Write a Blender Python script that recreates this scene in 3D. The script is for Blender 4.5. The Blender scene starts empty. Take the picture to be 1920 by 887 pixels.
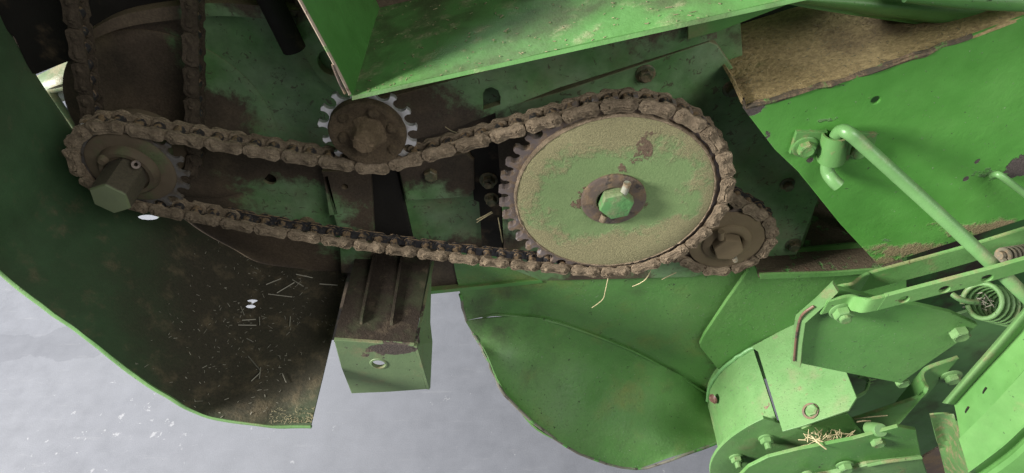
import bpy, bmesh, math, random
from mathutils import Vector, noise, Matrix
from mathutils.geometry import tessellate_polygon
random.seed(7)
sc = bpy.context.scene
COL = sc.collection
V = Vector

# ------------------------------------------------------------------ camera
CAM_H, CAM_D, FPX = 2.3, 0.75, 1200.0
TILT = math.atan2(1203.5, 1200.0)
cam = bpy.data.cameras.new('camera')
cam.sensor_width = 36.0
cam.lens = 36.0 * FPX / 1920.0
cam.clip_start, cam.clip_end = 0.01, 100.0
cam_o = bpy.data.objects.new('camera', cam)
cam_o.location = (0, -CAM_D, CAM_H)
cam_o.rotation_euler = (math.pi / 2 - TILT, 0, 0)
COL.objects.link(cam_o)
sc.camera = cam_o

# ------------------------------------------------------------------ light
wd = bpy.data.worlds.new('World'); sc.world = wd; wd.use_nodes = True
bg = wd.node_tree.nodes['Background']
bg.inputs[0].default_value = (0.86, 0.93, 1.0, 1); bg.inputs[1].default_value = 0.145

def area(name, loc, aim, size, size_y, power, col):
    l = bpy.data.lights.new(name, 'AREA'); l.shape = 'RECTANGLE'; l.size = size; l.size_y = size_y
    l.energy = power; l.color = col
    o = bpy.data.objects.new(name, l); o.location = loc
    o.rotation_euler = (V(aim) - V(loc)).to_track_quat('-Z', 'Y').to_euler()
    COL.objects.link(o); return o
area('daylight_door', (-4.6, -1.22, 3.30), (0.1, 0.0, 1.5), 1.25, 1.25, 920, (1.0, 0.97, 0.93))
area('right_fill', (1.75, -1.75, 3.5), (0.75, 0.0, 1.4), 1.6, 1.4, 52, (1.0, 0.99, 0.97))  # soft fill added at front right, kept away from the left side
area('rear_fill', (-2.6, 3.4, 2.6), (0.1, 0.4, 0.2), 1.6, 1.2, 190, (0.95, 0.98, 1.0))  # fill added from behind for the rear bracket and the floor

sc.view_settings.view_transform = 'Standard'
sc.view_settings.look = 'None'
sc.view_settings.gamma = 1.0
sc.view_settings.exposure = 0.0
sc.render.engine = 'CYCLES'
sc.cycles.use_denoising = True
sc.cycles.max_bounces = 6
sc.cycles.diffuse_bounces = 4

# ------------------------------------------------------------------ helpers
_F = V((0, math.cos(TILT), -math.sin(TILT))); _U = V((0, math.sin(TILT), math.cos(TILT)))
_C = V((0, -CAM_D, CAM_H))
def at(x, y, Y):
    """point of the side of the machine seen at photograph pixel x, y, lying at depth Y"""
    d = _F * FPX + V((1, 0, 0)) * (x - 960) + _U * (443.5 - y)
    return _C + d * ((Y + CAM_D) / d.y)
def at_plane(x, y, p, n):
    d = _F * FPX + V((1, 0, 0)) * (x - 960) + _U * (443.5 - y)
    return _C + d * ((p - _C).dot(n) / d.dot(n))

WL = {}
def thing(name, label, cat, loc, group=None):
    o = bpy.data.objects.new(name, None); o.empty_display_size = 0.02
    COL.objects.link(o); o.location = loc; WL[o] = V(loc)
    o['label'] = label; o['category'] = cat; o['kind'] = 'thing'
    if group: o['group'] = group
    return o
def tag(o, label, cat, group=None, kind=None):
    o['label'] = label
    if cat: o['category'] = cat
    if group: o['group'] = group
    o['kind'] = kind or 'thing'
    return o
def add(name, me, mat, parent, loc):
    o = bpy.data.objects.new(name, me); COL.objects.link(o)
    if mat and not me.materials: me.materials.append(mat)
    WL[o] = V(loc)
    if parent:
        o.parent = parent; o.location = WL[o] - WL[parent]
    else:
        o.location = loc
    return o
def finish(name, bm, mat, parent=None, smooth=False, recalc=True, sharp=None):
    if recalc: bmesh.ops.recalc_face_normals(bm, faces=bm.faces[:])
    lo = V((1e9,) * 3); hi = -lo
    for v in bm.verts:
        for i in range(3):
            lo[i] = min(lo[i], v.co[i]); hi[i] = max(hi[i], v.co[i])
    c = (lo + hi) / 2
    for v in bm.verts: v.co -= c
    if smooth:
        for f in bm.faces: f.smooth = True
        for e in bm.edges:
            if len(e.link_faces) == 2 and e.calc_face_angle(0) > math.radians(sharp or 40): e.smooth = False
    me = bpy.data.meshes.new(name); bm.to_mesh(me); bm.free()
    return add(name, me, mat, parent, c)

def prism_bm(bm, pts, vec, holes=(), bev=0.0):
    """flat outline pts (3-D, one plane) given thickness vec; holes are closed loops of points"""
    vs = [bm.verts.new(p) for p in pts]
    if not holes:
        faces = [bm.faces.new(vs)]
    else:
        loops = [[V(p) for p in pts]] + [[V(p) for p in h] for h in holes]
        allv = vs + [bm.verts.new(p) for h in holes for p in h]
        faces = []
        for t in tessellate_polygon(loops):
            try: faces.append(bm.faces.new([allv[i] for i in t]))
            except ValueError: pass
    r = bmesh.ops.extrude_face_region(bm, geom=faces, use_keep_orig=True)
    nv = [g for g in r['geom'] if isinstance(g, bmesh.types.BMVert)]
    nf = [g for g in r['geom'] if isinstance(g, bmesh.types.BMFace)]
    bmesh.ops.translate(bm, verts=nv, vec=vec)
    bmesh.ops.recalc_face_normals(bm, faces=bm.faces[:])
    if bev:
        d = V(vec).normalized()
        ed = []
        for e in bm.edges:
            if len(e.link_faces) != 2: continue
            n0, n1 = e.link_faces[0].normal, e.link_faces[1].normal
            a, b = n0.dot(d), n1.dot(d)
            if (a < -0.9 and abs(b) < 0.3) or (b < -0.9 and abs(a) < 0.3): ed.append(e)
        bmesh.ops.bevel(bm, geom=ed, offset=bev, segments=2, affect='EDGES', clamp_overlap=True, profile=0.6)

def circ_pts(c, r, n=16, rz=None, skew=0):
    return [V((c[0] + r * math.cos(2 * math.pi * i / n), c[1], c[2] + (rz or r) * math.sin(2 * math.pi * i / n))) for i in range(n)]

def plate(name, px, Y, th, mat, parent=None, holes=(), bev=0.0012, Yfun=None):
    """plate facing the camera side: outline in photograph pixels at depth Y, thickness th going back.
    holes: (px, py, radius in metres) or list of pixels"""
    bm = bmesh.new()
    pts = [at(x, y, Y) for x, y in px]
    hs = []
    for h in holes:
        if isinstance(h, tuple) and len(h) == 3 and not isinstance(h[0], tuple):
            hs.append(circ_pts(at(h[0], h[1], Y), h[2]))
        else:
            hs.append([at(x, y, Y) for x, y in h])
    prism_bm(bm, pts, V((0, th, 0)), hs, bev)
    fill_open(bm)
    return finish(name, bm, mat, parent)

def fill_open(bm):
    be = [e for e in bm.edges if len(e.link_faces) == 1]
    if be:
        bmesh.ops.holes_fill(bm, edges=be, sides=0)

def plate3(name, pts, vec, mat, parent=None, bev=0.001, holes=()):
    bm = bmesh.new(); prism_bm(bm, [V(p) for p in pts], V(vec), holes, bev); fill_open(bm)
    return finish(name, bm, mat, parent)

def cr(p0, p1, p2, p3, t):
    return 0.5 * ((2 * p1) + (p2 - p0) * t + (2 * p0 - 5 * p1 + 4 * p2 - p3) * t * t + (3 * p1 - p0 - 3 * p2 + p3) * t ** 3)
def spline(pts, n):
    """n points per span, Catmull-Rom"""
    out = []
    m = len(pts)
    for i in range(m - 1):
        a, b, c, d = pts[max(i - 1, 0)], pts[i], pts[i + 1], pts[min(i + 2, m - 1)]
        for k in range(n): out.append(cr(a, b, c, d, k / n))
    out.append(pts[-1].copy()); return out

def sheet_grid(name, rows, th, mat, parent=None, dent=0.0, dscale=8.0, skip=None, out=None, smooth=True):
    """thick sheet over a grid of points; th is laid on the far side (along out or the grid normal)"""
    nr, nc = len(rows), len(rows[0])
    bm = bmesh.new()
    g = [[V(p) for p in r] for r in rows]
    if dent:
        for r in g:
            for p in r:
                p += V((noise.noise(p * dscale), noise.noise(p * dscale + V((9, 3, 1))), noise.noise(p * dscale + V((4, 7, 2))))) * dent
    N = [[None] * nc for _ in range(nr)]
    for i in range(nr):
        for j in range(nc):
            a = g[min(i + 1, nr - 1)][j] - g[max(i - 1, 0)][j]
            b = g[i][min(j + 1, nc - 1)] - g[i][max(j - 1, 0)]
            n = a.cross(b)
            n = n.normalized() if n.length > 1e-12 else V((0, 1, 0))
            if out is None:
                if n.dot(_C - g[i][j]) > 0: n = -n
            elif n.dot(out) < 0: n = -n
            N[i][j] = n
    f_ = [[bm.verts.new(g[i][j]) for j in range(nc)] for i in range(nr)]
    b_ = [[bm.verts.new(g[i][j] + N[i][j] * th) for j in range(nc)] for i in range(nr)]
    keep = {(i, j) for i in range(nr - 1) for j in range(nc - 1) if not (skip and (i, j) in skip)}
    for i, j in keep:
        bm.faces.new((f_[i][j], f_[i][j + 1], f_[i + 1][j + 1], f_[i + 1][j]))
        bm.faces.new((b_[i][j], b_[i + 1][j], b_[i + 1][j + 1], b_[i][j + 1]))
        for (di, dj, p, q) in ((-1, 0, (i, j), (i, j + 1)), (1, 0, (i + 1, j), (i + 1, j + 1)), (0, -1, (i, j), (i + 1, j)), (0, 1, (i, j + 1), (i + 1, j + 1))):
            if (i + di, j + dj) not in keep:
                bm.faces.new((f_[p[0]][p[1]], f_[q[0]][q[1]], b_[q[0]][q[1]], b_[p[0]][p[1]]))
    return finish(name, bm, mat, parent, smooth=smooth)

def patch(name, rows, n1, n2, th, mat, parent=None, dent=0.0, dscale=8.0):
    """rows of (px, py, Y) control points, splined both ways"""
    R = [spline([at(*p) for p in r], n2) for r in rows]
    cols = [spline([r[j] for r in R], n1) for j in range(len(R[0]))]
    g = [[cols[j][i] for j in range(len(cols))] for i in range(len(cols[0]))]
    return sheet_grid(name, g, th, mat, parent, dent, dscale)

def tube(name, pts, r, mat, parent=None, n=12, sub=6, rad=None, jitter=0.0):
    P = spline([V(p) for p in pts], sub) if sub > 1 else [V(p) for p in pts]
    bm = bmesh.new(); rings = []
    up = V((0.13, 0.31, 0.94))
    t_prev = None
    for i, p in enumerate(P):
        t = (P[min(i + 1, len(P) - 1)] - P[max(i - 1, 0)]).normalized()
        if t_prev is None:
            x = t.cross(up).normalized()
        else:
            x = (x - t * x.dot(t)).normalized()
        t_prev = t
        y = t.cross(x)
        rr = rad(i / (len(P) - 1)) if rad else r
        rings.append([bm.verts.new(p + (x * math.cos(2 * math.pi * k / n) + y * math.sin(2 * math.pi * k / n)) * rr) for k in range(n)])
    for a, b in zip(rings, rings[1:]):
        for k in range(n): bm.faces.new((a[k], a[(k + 1) % n], b[(k + 1) % n], b[k]))
    bm.faces.new(rings[0][::-1]); bm.faces.new(rings[-1])
    return finish(name, bm, mat, parent, smooth=True)

def frame(axis):
    a = V(axis).normalized()
    x = a.cross(V((0, 0, 1)) if abs(a.z) < 0.9 else V((1, 0, 0))).normalized()
    return a, x, a.cross(x)

def lathe(name, prof, c, mat, parent=None, n=64, axis=(0, -1, 0), amp=0.0, ns=60.0, a0=0, a1=2 * math.pi, smooth=True, sharp=35):
    """prof: (radius, distance along axis) list"""
    a, x, y = frame(axis); c = V(c)
    bm = bmesh.new(); rings = []
    full = abs(a1 - a0 - 2 * math.pi) < 1e-6
    m = n if full else n + 1
    for (r, h) in prof:
        ring = []
        for k in range(m):
            th = a0 + (a1 - a0) * k / n
            p = c + a * h + (x * math.cos(th) + y * math.sin(th)) * max(r, 1e-5)
            if amp:
                q = p * ns
                d = noise.noise(q) * 0.6 + noise.noise(q * 2.7) * 0.4
                p += a * d * amp + (p - c - a * h).normalized() * d * amp * 0.5 if r > 1e-4 else a * 0
            ring.append(bm.verts.new(p))
        rings.append(ring)
    for A, B in zip(rings, rings[1:]):
        for k in range(m if full else m - 1):
            bm.faces.new((A[k], A[(k + 1) % m], B[(k + 1) % m], B[k]))
    bmesh.ops.remove_doubles(bm, verts=bm.verts[:], dist=2e-5)
    return finish(name, bm, mat, parent, smooth=smooth, sharp=sharp)

def bolt(c, mat, parent, s=0.009, h=0.007, axis=(0, -1, 0), flange=1.5, rot=0.3, stud=0.0, studr=0.55, name='bolt', dome=False):
    """hexagon head, s = half width across corners, with washer flange and an optional stud end"""
    a, x, y = frame(axis); c = V(c)
    bm = bmesh.new()
    def ring(r, hh, n, ro=0):
        return [bm.verts.new(c + a * hh + (x * math.cos(2 * math.pi * k / n + ro) + y * math.sin(2 * math.pi * k / n + ro)) * r) for k in range(n)]
    def stack(rs, cap=True):
        for A, B in zip(rs, rs[1:]):
            n = len(A)
            for k in range(n): bm.faces.new((A[k], A[(k + 1) % n], B[(k + 1) % n], B[k]))
        if cap: bm.faces.new(rs[-1])
    if flange:
        stack([ring(s * flange, -0.001, 20), ring(s * flange, 0.0012, 20), ring(s * (flange - 0.12), 0.0022, 20), ring(s * 0.9, 0.003, 20)])
    b = 0.0025 if flange else -0.001
    stack([ring(s, b, 6, rot), ring(s, b + h * 0.86, 6, rot), ring(s * 0.86, b + h, 6, rot)])
    if stud or dome:
        rr = s * studr
        stack([ring(rr, b + h - 0.001, 12), ring(rr, b + h + stud * 0.85, 12), ring(rr * 0.8, b + h + stud, 12)])
    else:
        stack([ring(s * 0.72, b + h - 0.0004, 12), ring(s * 0.70, b + h + 0.0006, 12), ring(s * 0.55, b + h + 0.0002, 12)])
    return finish(name, bm, mat, parent, smooth=True, sharp=25)

# ------------------------------------------------------------------ materials
class NT:
    def __init__(s, name):
        s.m = bpy.data.materials.new(name); s.m.use_nodes = True
        s.t = s.m.node_tree; s.n = s.t.nodes; s.l = s.t.links
        s.b = s.n['Principled BSDF']
        g = s.n.new('ShaderNodeNewGeometry'); s.pos = g.outputs['Position']; s.nrm = g.outputs['Normal']
        o = s.n.new('ShaderNodeObjectInfo')
        tc = s.n.new('ShaderNodeTexCoord')
        mu = s.n.new('ShaderNodeVectorMath'); mu.operation = 'MULTIPLY_ADD'
        s.l.new(o.outputs['Random'], mu.inputs[0]); mu.inputs[1].default_value = (13.1, 7.7, 5.3)
        s.l.new(tc.outputs['Object'], mu.inputs[2])
        s.co = mu.outputs[0]; s.rnd = o.outputs['Random']
    def noise(s, scale, detail=5, rough=0.55, dist=0.0, co=None):
        k = s.n.new('ShaderNodeTexNoise'); k.inputs['Scale'].default_value = scale
        k.inputs['Detail'].default_value = detail; k.inputs['Roughness'].default_value = rough
        k.inputs['Distortion'].default_value = dist
        s.l.new(co or s.co, k.inputs['Vector']); return k.outputs[0]
    def math(s, op, a, b=0.0, c=None, clamp=False):
        k = s.n.new('ShaderNodeMath'); k.operation = op; k.use_clamp = clamp
        for i, v in enumerate((a, b, c)):
            if v is None: continue
            if isinstance(v, (int, float)): k.inputs[i].default_value = v
            else: s.l.new(v, k.inputs[i])
        return k.outputs[0]
    def step(s, v, lo, hi):
        k = s.n.new('ShaderNodeMapRange'); k.interpolation_type = 'SMOOTHSTEP'
        s.l.new(v, k.inputs[0]); k.inputs[1].default_value = lo; k.inputs[2].default_value = hi
        return k.outputs[0]
    def lin(s, v, lo, hi, a, b):
        k = s.n.new('ShaderNodeMapRange'); s.l.new(v, k.inputs[0])
        for i, q in enumerate((lo, hi, a, b)): k.inputs[i + 1].default_value = q
        return k.outputs[0]
    def mix(s, f, a, b):
        k = s.n.new('ShaderNodeMix'); k.data_type = 'RGBA'
        for i, v in ((0, f), (6, a), (7, b)):
            if isinstance(v, (int, float)): k.inputs[i].default_value = v
            elif isinstance(v, tuple): k.inputs[i].default_value = (*v, 1)
            else: s.l.new(v, k.inputs[i])
        return k.outputs[2]
    def mul(s, c, v):
        k = s.n.new('ShaderNodeVectorMath'); k.operation = 'SCALE'
        if isinstance(c, tuple): k.inputs[0].default_value = c
        else: s.l.new(c, k.inputs[0])
        s.l.new(v, k.inputs[3]); return k.outputs[0]
    def blob(s, c, r):
        """1 at the world point c falling to 0 at radius r (r scalar or 3 radii)"""
        if not hasattr(r, '__len__'): r = (r, r, r)
        a = s.n.new('ShaderNodeVectorMath'); a.operation = 'SUBTRACT'; s.l.new(s.pos, a.inputs[0]); a.inputs[1].default_value = c
        b = s.n.new('ShaderNodeVectorMath'); b.operation = 'DIVIDE'; s.l.new(a.outputs[0], b.inputs[0]); b.inputs[1].default_value = r
        d = s.n.new('ShaderNodeVectorMath'); d.operation = 'LENGTH'; s.l.new(b.outputs[0], d.inputs[0])
        return s.math('SUBTRACT', 1.0, d.outputs['Value'])
    def up(s):
        k = s.n.new('ShaderNodeSeparateXYZ'); s.l.new(s.nrm, k.inputs[0]); return k.outputs[2]

DUST = (0.24, 0.165, 0.095); RUST = (0.10, 0.045, 0.028); GRIME = (0.030, 0.022, 0.015); STEEL = (0.07, 0.06, 0.055)
GREEN = (0.092, 0.262, 0.058)

def coat(name, col, layers=(), rough=0.42, lump=0.25, lump_scale=140, peel=0.12, var=0.18, metal=0.0, spec=0.5):
    """painted or dirty surface; each layer: dict(col, lvl, scale, amp, up, w, blobs=[((x,y,z), r, gain)], rough, h)"""
    t = NT(name)
    big = t.noise(5, 3); mid = t.noise(38, 4)
    fine = t.noise(420, 2); lumps = t.noise(lump_scale, 3, 0.5)
    c = t.mul(col, t.lin(big, 0.3, 0.7, 1 - var, 1 + var))
    c = t.mul(c, t.lin(mid, 0.3, 0.7, 0.93, 1.07))
    rgh = t.lin(mid, 0.3, 0.7, rough - 0.06, rough + 0.1)
    pm = t.lin(t.noise(11, 4, co=t.pos), 0.42, 0.62, 0.12, 1.0)
    h = t.math('MULTIPLY', t.math('MULTIPLY', lumps, lump), pm)
    h = t.math('ADD', h, t.math('MULTIPLY', fine, peel))
    upv = None
    for i, L in enumerate(layers):
        s_ = L.get('scale', 12)
        nz = t.noise(s_, L.get('detail', 8), L.get('nr', 0.62), L.get('dist', 0.0), co=t.pos if L.get('blobs') else None)
        m = t.math('MULTIPLY_ADD', nz, 3.0 * L.get('amp', 1.0), L.get('lvl', -0.4) - 1.5 * L.get('amp', 1.0))
        if L.get('up'):
            upv = upv or t.up(); m = t.math('MULTIPLY_ADD', upv, L['up'], m)
        bl = None
        for (bc, br, bgain) in L.get('blobs', ()):
            q = t.math('MULTIPLY', t.math('MAXIMUM', t.blob(bc, br), 0.0), bgain)
            bl = q if bl is None else t.math('ADD' if bgain < 0 else 'MAXIMUM', bl, q)
        if bl is not None: m = t.math('ADD', m, bl)
        w = L.get('w', 0.08)
        mask = t.step(m, -w, w)
        if L.get('max', 1.0) < 1: mask = t.math('MULTIPLY', mask, L['max'])
        lc = L['col']
        gr = t.noise(L.get('gs', 260), 4, 0.7)
        lcv = t.mul(lc, t.lin(gr, 0.25, 0.75, 1 - L.get('gv', 0.35), 1 + L.get('gv', 0.35)))
        c = t.mix(mask, c, lcv)
        rgh = t.mix(mask, rgh, (L.get('rough', 0.8),) * 3)
        gh = t.math('MULTIPLY', gr, L.get('gb', 0.5))
        hh = t.math('MULTIPLY', mask, t.math('ADD', gh, L.get('h', 0.0)))
        h = t.math('ADD', h, hh)
    bp = t.n.new('ShaderNodeBump'); bp.inputs['Strength'].default_value = 0.7; bp.inputs['Distance'].default_value = 0.0026
    t.l.new(h, bp.inputs['Height']); t.l.new(bp.outputs[0], t.b.inputs['Normal'])
    t.l.new(c, t.b.inputs['Base Color']); t.l.new(rgh, t.b.inputs['Roughness'])
    t.b.inputs['Metallic'].default_value = metal
    t.b.inputs['Specular IOR Level'].default_value = spec
    return t.m

def L(col, lvl, scale=12, **k):
    d = dict(col=col, lvl=lvl, scale=scale); d.update(k); return d
def B(x, y, Y, r, gain=1.0):
    return (tuple(at(x, y, Y)), r, gain)

# clean thick paint with a few runs and chips
FILM = L((0.145, 0.190, 0.088), -0.15, 5, amp=0.9, up=0.3, w=0.7, max=0.42, gb=0.25)
GLINT_SPECK = L((0.20, 0.32, 0.15), -0.50, 200, detail=3, w=0.06, gb=0.3, h=0.9)  # pale specks painted as small glints on the paint bumps
PIT = L((0.05, 0.07, 0.035), -0.58, 110, detail=4, w=0.05, gb=0.3, h=-0.8)
M_PAINT = coat('green_paint', GREEN, [FILM, GLINT_SPECK, PIT, L(DUST, -0.55, 9, up=0.35, w=0.5, max=0.45, gb=0.3), L(RUST, -0.74, 24, w=0.04, gb=0.4, h=-0.4)], lump=0.3, lump_scale=150)
M_PAINT_D = coat('dusty_green_paint', GREEN, [L(DUST, -0.25, 8, up=0.4, w=0.45, max=0.7, gb=0.6), L(RUST, -0.72, 18, w=0.05, gb=0.5, h=-0.4)], lump=0.3)
M_EDGE = coat('bright_green_paint', (0.125, 0.27, 0.088), [dict(FILM, max=0.5), PIT, L(DUST, -0.5, 20, up=0.3, w=0.3, max=0.6), L(RUST, -0.62, 40, w=0.06, gb=0.4, h=-0.3)], lump=0.3)
M_BOLT = coat('painted_bolt', (0.105, 0.25, 0.07), [L(DUST, -0.35, 60, up=0.3, w=0.3, max=0.7), L(RUST, -0.8, 60, w=0.06)], lump=0.2, lump_scale=300)
M_BOLT_D = coat('grimy_bolt', (0.055, 0.075, 0.035), [L(DUST, -0.1, 60, up=0.35, w=0.5, max=0.75), L(GRIME, -0.3, 40, w=0.3)], lump=0.3, lump_scale=300)
M_STEEL = coat('worn_steel', (0.62, 0.60, 0.59), [L(DUST, -0.6, 40, w=0.3, max=0.5), L(STEEL, -0.75, 60, w=0.2)], rough=0.38, metal=0.6, lump=0.15, lump_scale=300)
M_STEEL_D = coat('brown_steel', (0.15, 0.115, 0.095), [L(DUST, -0.15, 50, w=0.3, up=0.2, max=0.8), L(STEEL, -0.3, 60, w=0.2)], rough=0.5, metal=0.3, lump=0.3, lump_scale=250)
M_OILY = coat('oily_chain_steel', (0.050, 0.048, 0.050), [L(DUST, -0.35, 120, up=0.45, w=0.2, gb=1.0)], rough=0.34, metal=0.4, lump=0.2, lump_scale=350)

def mud_mat(name, a, b, bump=1.0):
    t = NT(name)
    n1 = t.noise(70, 4); n2 = t.noise(330, 5, 0.75); n3 = t.noise(900, 3, 0.7)
    c = t.mix(t.lin(n1, 0.3, 0.7, 0, 1), a, b)
    c = t.mul(c, t.lin(n2, 0.25, 0.75, 0.55, 1.45))
    c = t.mul(c, t.lin(t.rnd, 0, 1, 0.82, 1.15))
    h = t.math('ADD', t.math('MULTIPLY', n2, 1.0), t.math('MULTIPLY', n3, 0.5))
    bp = t.n.new('ShaderNodeBump'); bp.inputs['Strength'].default_value = 0.8 * bump; bp.inputs['Distance'].default_value = 0.0035
    t.l.new(h, bp.inputs['Height']); t.l.new(bp.outputs[0], t.b.inputs['Normal'])
    t.l.new(c, t.b.inputs['Base Color']); t.b.inputs['Roughness'].default_value = 0.95
    t.b.inputs['Specular IOR Level'].default_value = 0.15
    return t.m
M_MUD = mud_mat('caked_crop_dust', (0.160, 0.122, 0.082), (0.315, 0.245, 0.168))
M_MUD_D = mud_mat('shaded_caked_dust', (0.062, 0.048, 0.034), (0.105, 0.080, 0.056))  # grime plus the left side's shade, both put into the dust colour

M_STRAW = coat('straw', (0.50, 0.42, 0.24), [], rough=0.7, lump=0.1, var=0.3)
M_STRAW_D = coat('weathered_straw', (0.30, 0.28, 0.22), [], rough=0.8, lump=0.1, var=0.3)
M_CHAFF = coat('chaff', (0.21, 0.18, 0.10), [], rough=0.8, lump=0.1, var=0.4)
M_BLACK = coat('black_grime_shade', (0.016, 0.014, 0.012), [L(DUST, -0.5, 20, up=0.4, w=0.4, max=0.4)], rough=0.75, spec=0.2)  # black grime, also the black of shaded corners and openings

# ------------------------------------------------------------------ floor
def floor_mat():
    t = NT('painted_concrete')
    big = t.noise(0.9, 3, co=t.pos); mid = t.noise(11, 6, 0.65, co=t.pos); fine = t.noise(240, 3, co=t.pos)
    c = t.mix(t.lin(big, 0.3, 0.7, 0, 1), (0.138, 0.143, 0.162), (0.150, 0.155, 0.172))
    sc_ = t.n.new('ShaderNodeMapping'); t.l.new(t.pos, sc_.inputs[0]); sc_.inputs['Scale'].default_value = (1.2, 9, 1); sc_.inputs['Rotation'].default_value = (0, 0, 0.5)
    scuff = t.step(t.noise(4.0, 6, 0.7, co=sc_.outputs[0]), 0.56, 0.75)
    c = t.mix(t.math('MULTIPLY', scuff, 0.35), c, (0.215, 0.218, 0.230))
    c = t.mul(c, t.lin(mid, 0.25, 0.75, 0.88, 1.10)); c = t.mul(c, t.lin(fine, 0.3, 0.7, 0.93, 1.07))
    def fl(x, y): return tuple(at_plane(x, y, V((0, 0, 0)), V((0, 0, 1))))
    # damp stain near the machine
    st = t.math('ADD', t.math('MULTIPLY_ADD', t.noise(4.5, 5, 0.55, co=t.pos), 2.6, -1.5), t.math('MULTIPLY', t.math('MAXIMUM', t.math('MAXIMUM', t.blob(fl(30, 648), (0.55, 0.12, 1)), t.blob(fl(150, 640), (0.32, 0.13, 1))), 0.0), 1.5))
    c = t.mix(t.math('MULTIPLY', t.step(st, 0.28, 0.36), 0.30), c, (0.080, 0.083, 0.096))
    # white paint chips, gathered at the lower left
    near = t.math('MAXIMUM', t.math('MAXIMUM', t.blob(fl(250, 790), (0.75, 0.42, 1)), 0.0), t.math('MULTIPLY', t.math('MAXIMUM', t.blob(fl(820, 800), (0.9, 0.5, 1)), 0.0), 0.4))
    chip = t.math('ADD', t.noise(21, 6, 0.72, 0.35, co=t.pos), t.math('MULTIPLY', t.noise(4.0, 2, co=t.pos), 0.16))
    m = t.step(t.math('MULTIPLY_ADD', near, 0.11, chip), 0.775, 0.80)
    c = t.mix(t.math('MULTIPLY', m, 0.5), c, (0.34, 0.34, 0.35))
    # dark specks
    dk = t.step(t.noise(75, 2, co=t.pos), 0.76, 0.79)
    c = t.mix(t.math('MULTIPLY', dk, 0.6), c, (0.06, 0.055, 0.05))
    bp = t.n.new('ShaderNodeBump'); bp.inputs['Strength'].default_value = 0.12; bp.inputs['Distance'].default_value = 0.004
    t.l.new(t.math('ADD', t.math('MULTIPLY', fine, 2.0), m), bp.inputs['Height']); t.l.new(bp.outputs[0], t.b.inputs['Normal'])
    t.l.new(c, t.b.inputs['Base Color']); t.l.new(t.lin(mid, 0.3, 0.7, 0.45, 0.65), t.b.inputs['Roughness'])
    t.b.inputs['Specular IOR Level'].default_value = 0.35
    return t.m
bm = bmesh.new()
vs = [bm.verts.new(p) for p in ((-9, -9, 0), (9, -9, 0), (9, 9, 0), (-9, 9, 0))]
bm.faces.new(vs)
fl = finish('floor', bm, floor_mat()); fl['kind'] = 'structure'; fl['label'] = 'grey painted concrete shed floor with white chips and a damp stain'

# ------------------------------------------------------------------ machine side wall
WY = 0.125
paintpatch = [B(500, 120, WY, (0.16, 1, 0.13), 1.5), B(560, 210, WY, (0.13, 1, 0.12), 1.5), B(440, 60, WY, (0.10, 1, 0.08), 1.2), B(590, 130, WY, (0.1, 1, 0.12), 1.2),
              B(560, 380, WY, (0.16, 1, 0.09), 1.1), B(470, 350, WY, (0.10, 1, 0.06), 0.6), B(850, 400, WY, (0.2, 1, 0.12), 1.3), B(640, 440, WY, (0.1, 1, 0.1), 1.2),
              B(1180, 140, 0.1, (0.5, 1, 0.12), 1.3), B(1400, 330, 0.1, (0.35, 1, 0.4), 1.8), B(1000, 480, WY, (0.12, 1, 0.08), 1.2), B(1000, 120, 0.1, (0.3, 1, 0.1), 0.9)]
# green paint survives in patches, elsewhere rust-brown grease
def wall_mat():
    t = NT('worn_wall_paint')
    n = t.noise(9, 8, 0.66, 0.3, co=t.pos); n2 = t.noise(45, 6, 0.7, co=t.pos); gr = t.noise(300, 4, 0.7); big = t.noise(6, 3, co=t.pos)
    m = t.math('MULTIPLY_ADD', n, 1.7, -1.28)
    m = t.math('MULTIPLY_ADD', n2, 0.7, t.math('ADD', m, -0.35))
    bl = None
    for (bc, br, g) in paintpatch:
        q = t.math('MULTIPLY', t.math('MAXIMUM', t.blob(bc, br), 0.0), g)
        bl = q if bl is None else t.math('MAXIMUM', bl, q)
    m = t.math('ADD', m, t.math('MINIMUM', bl, 0.85))
    mask = t.step(m, -0.16, 0.20)
    old = t.mix(t.lin(big, 0.35, 0.65, 0, 1), (0.045, 0.034, 0.024), (0.105, 0.076, 0.052))
    old = t.mul(old, t.lin(gr, 0.25, 0.75, 0.6, 1.4))
    grn = t.mix(t.lin(t.noise(14, 5, co=t.pos), 0.35, 0.65, 0, 1), (0.105, 0.225, 0.078), (0.180, 0.275, 0.145))  # greens lightened in place of light on the upper left patch
    grn = t.mul(grn, t.lin(n2, 0.3, 0.7, 0.8, 1.2))
    c = t.mix(mask, old, grn)
    scr = t.step(t.noise(75, 5, 0.7, 0.8), 0.585, 0.64)
    c = t.mix(t.math('MULTIPLY', scr, 0.75), c, (0.07, 0.05, 0.036))
    du = t.step(t.math('MULTIPLY_ADD', t.up(), 0.5, t.noise(11, 5, co=t.pos)), 0.45, 0.95)
    c = t.mix(t.math('MULTIPLY', du, 0.75), c, t.mul((0.20, 0.15, 0.09), t.lin(gr, 0.25, 0.75, 0.65, 1.35)))
    h = t.math('ADD', t.math('MULTIPLY', mask, 0.45), t.math('MULTIPLY', gr, 0.35))
    bp = t.n.new('ShaderNodeBump'); bp.inputs['Strength'].default_value = 0.5; bp.inputs['Distance'].default_value = 0.002
    t.l.new(h, bp.inputs['Height']); t.l.new(bp.outputs[0], t.b.inputs['Normal'])
    t.l.new(c, t.b.inputs['Base Color']); t.l.new(t.lin(mask, 0, 1, 0.72, 0.5), t.b.inputs['Roughness'])
    t.b.inputs['Specular IOR Level'].default_value = 0.35
    return t.m
M_WALL = wall_mat()

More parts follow.
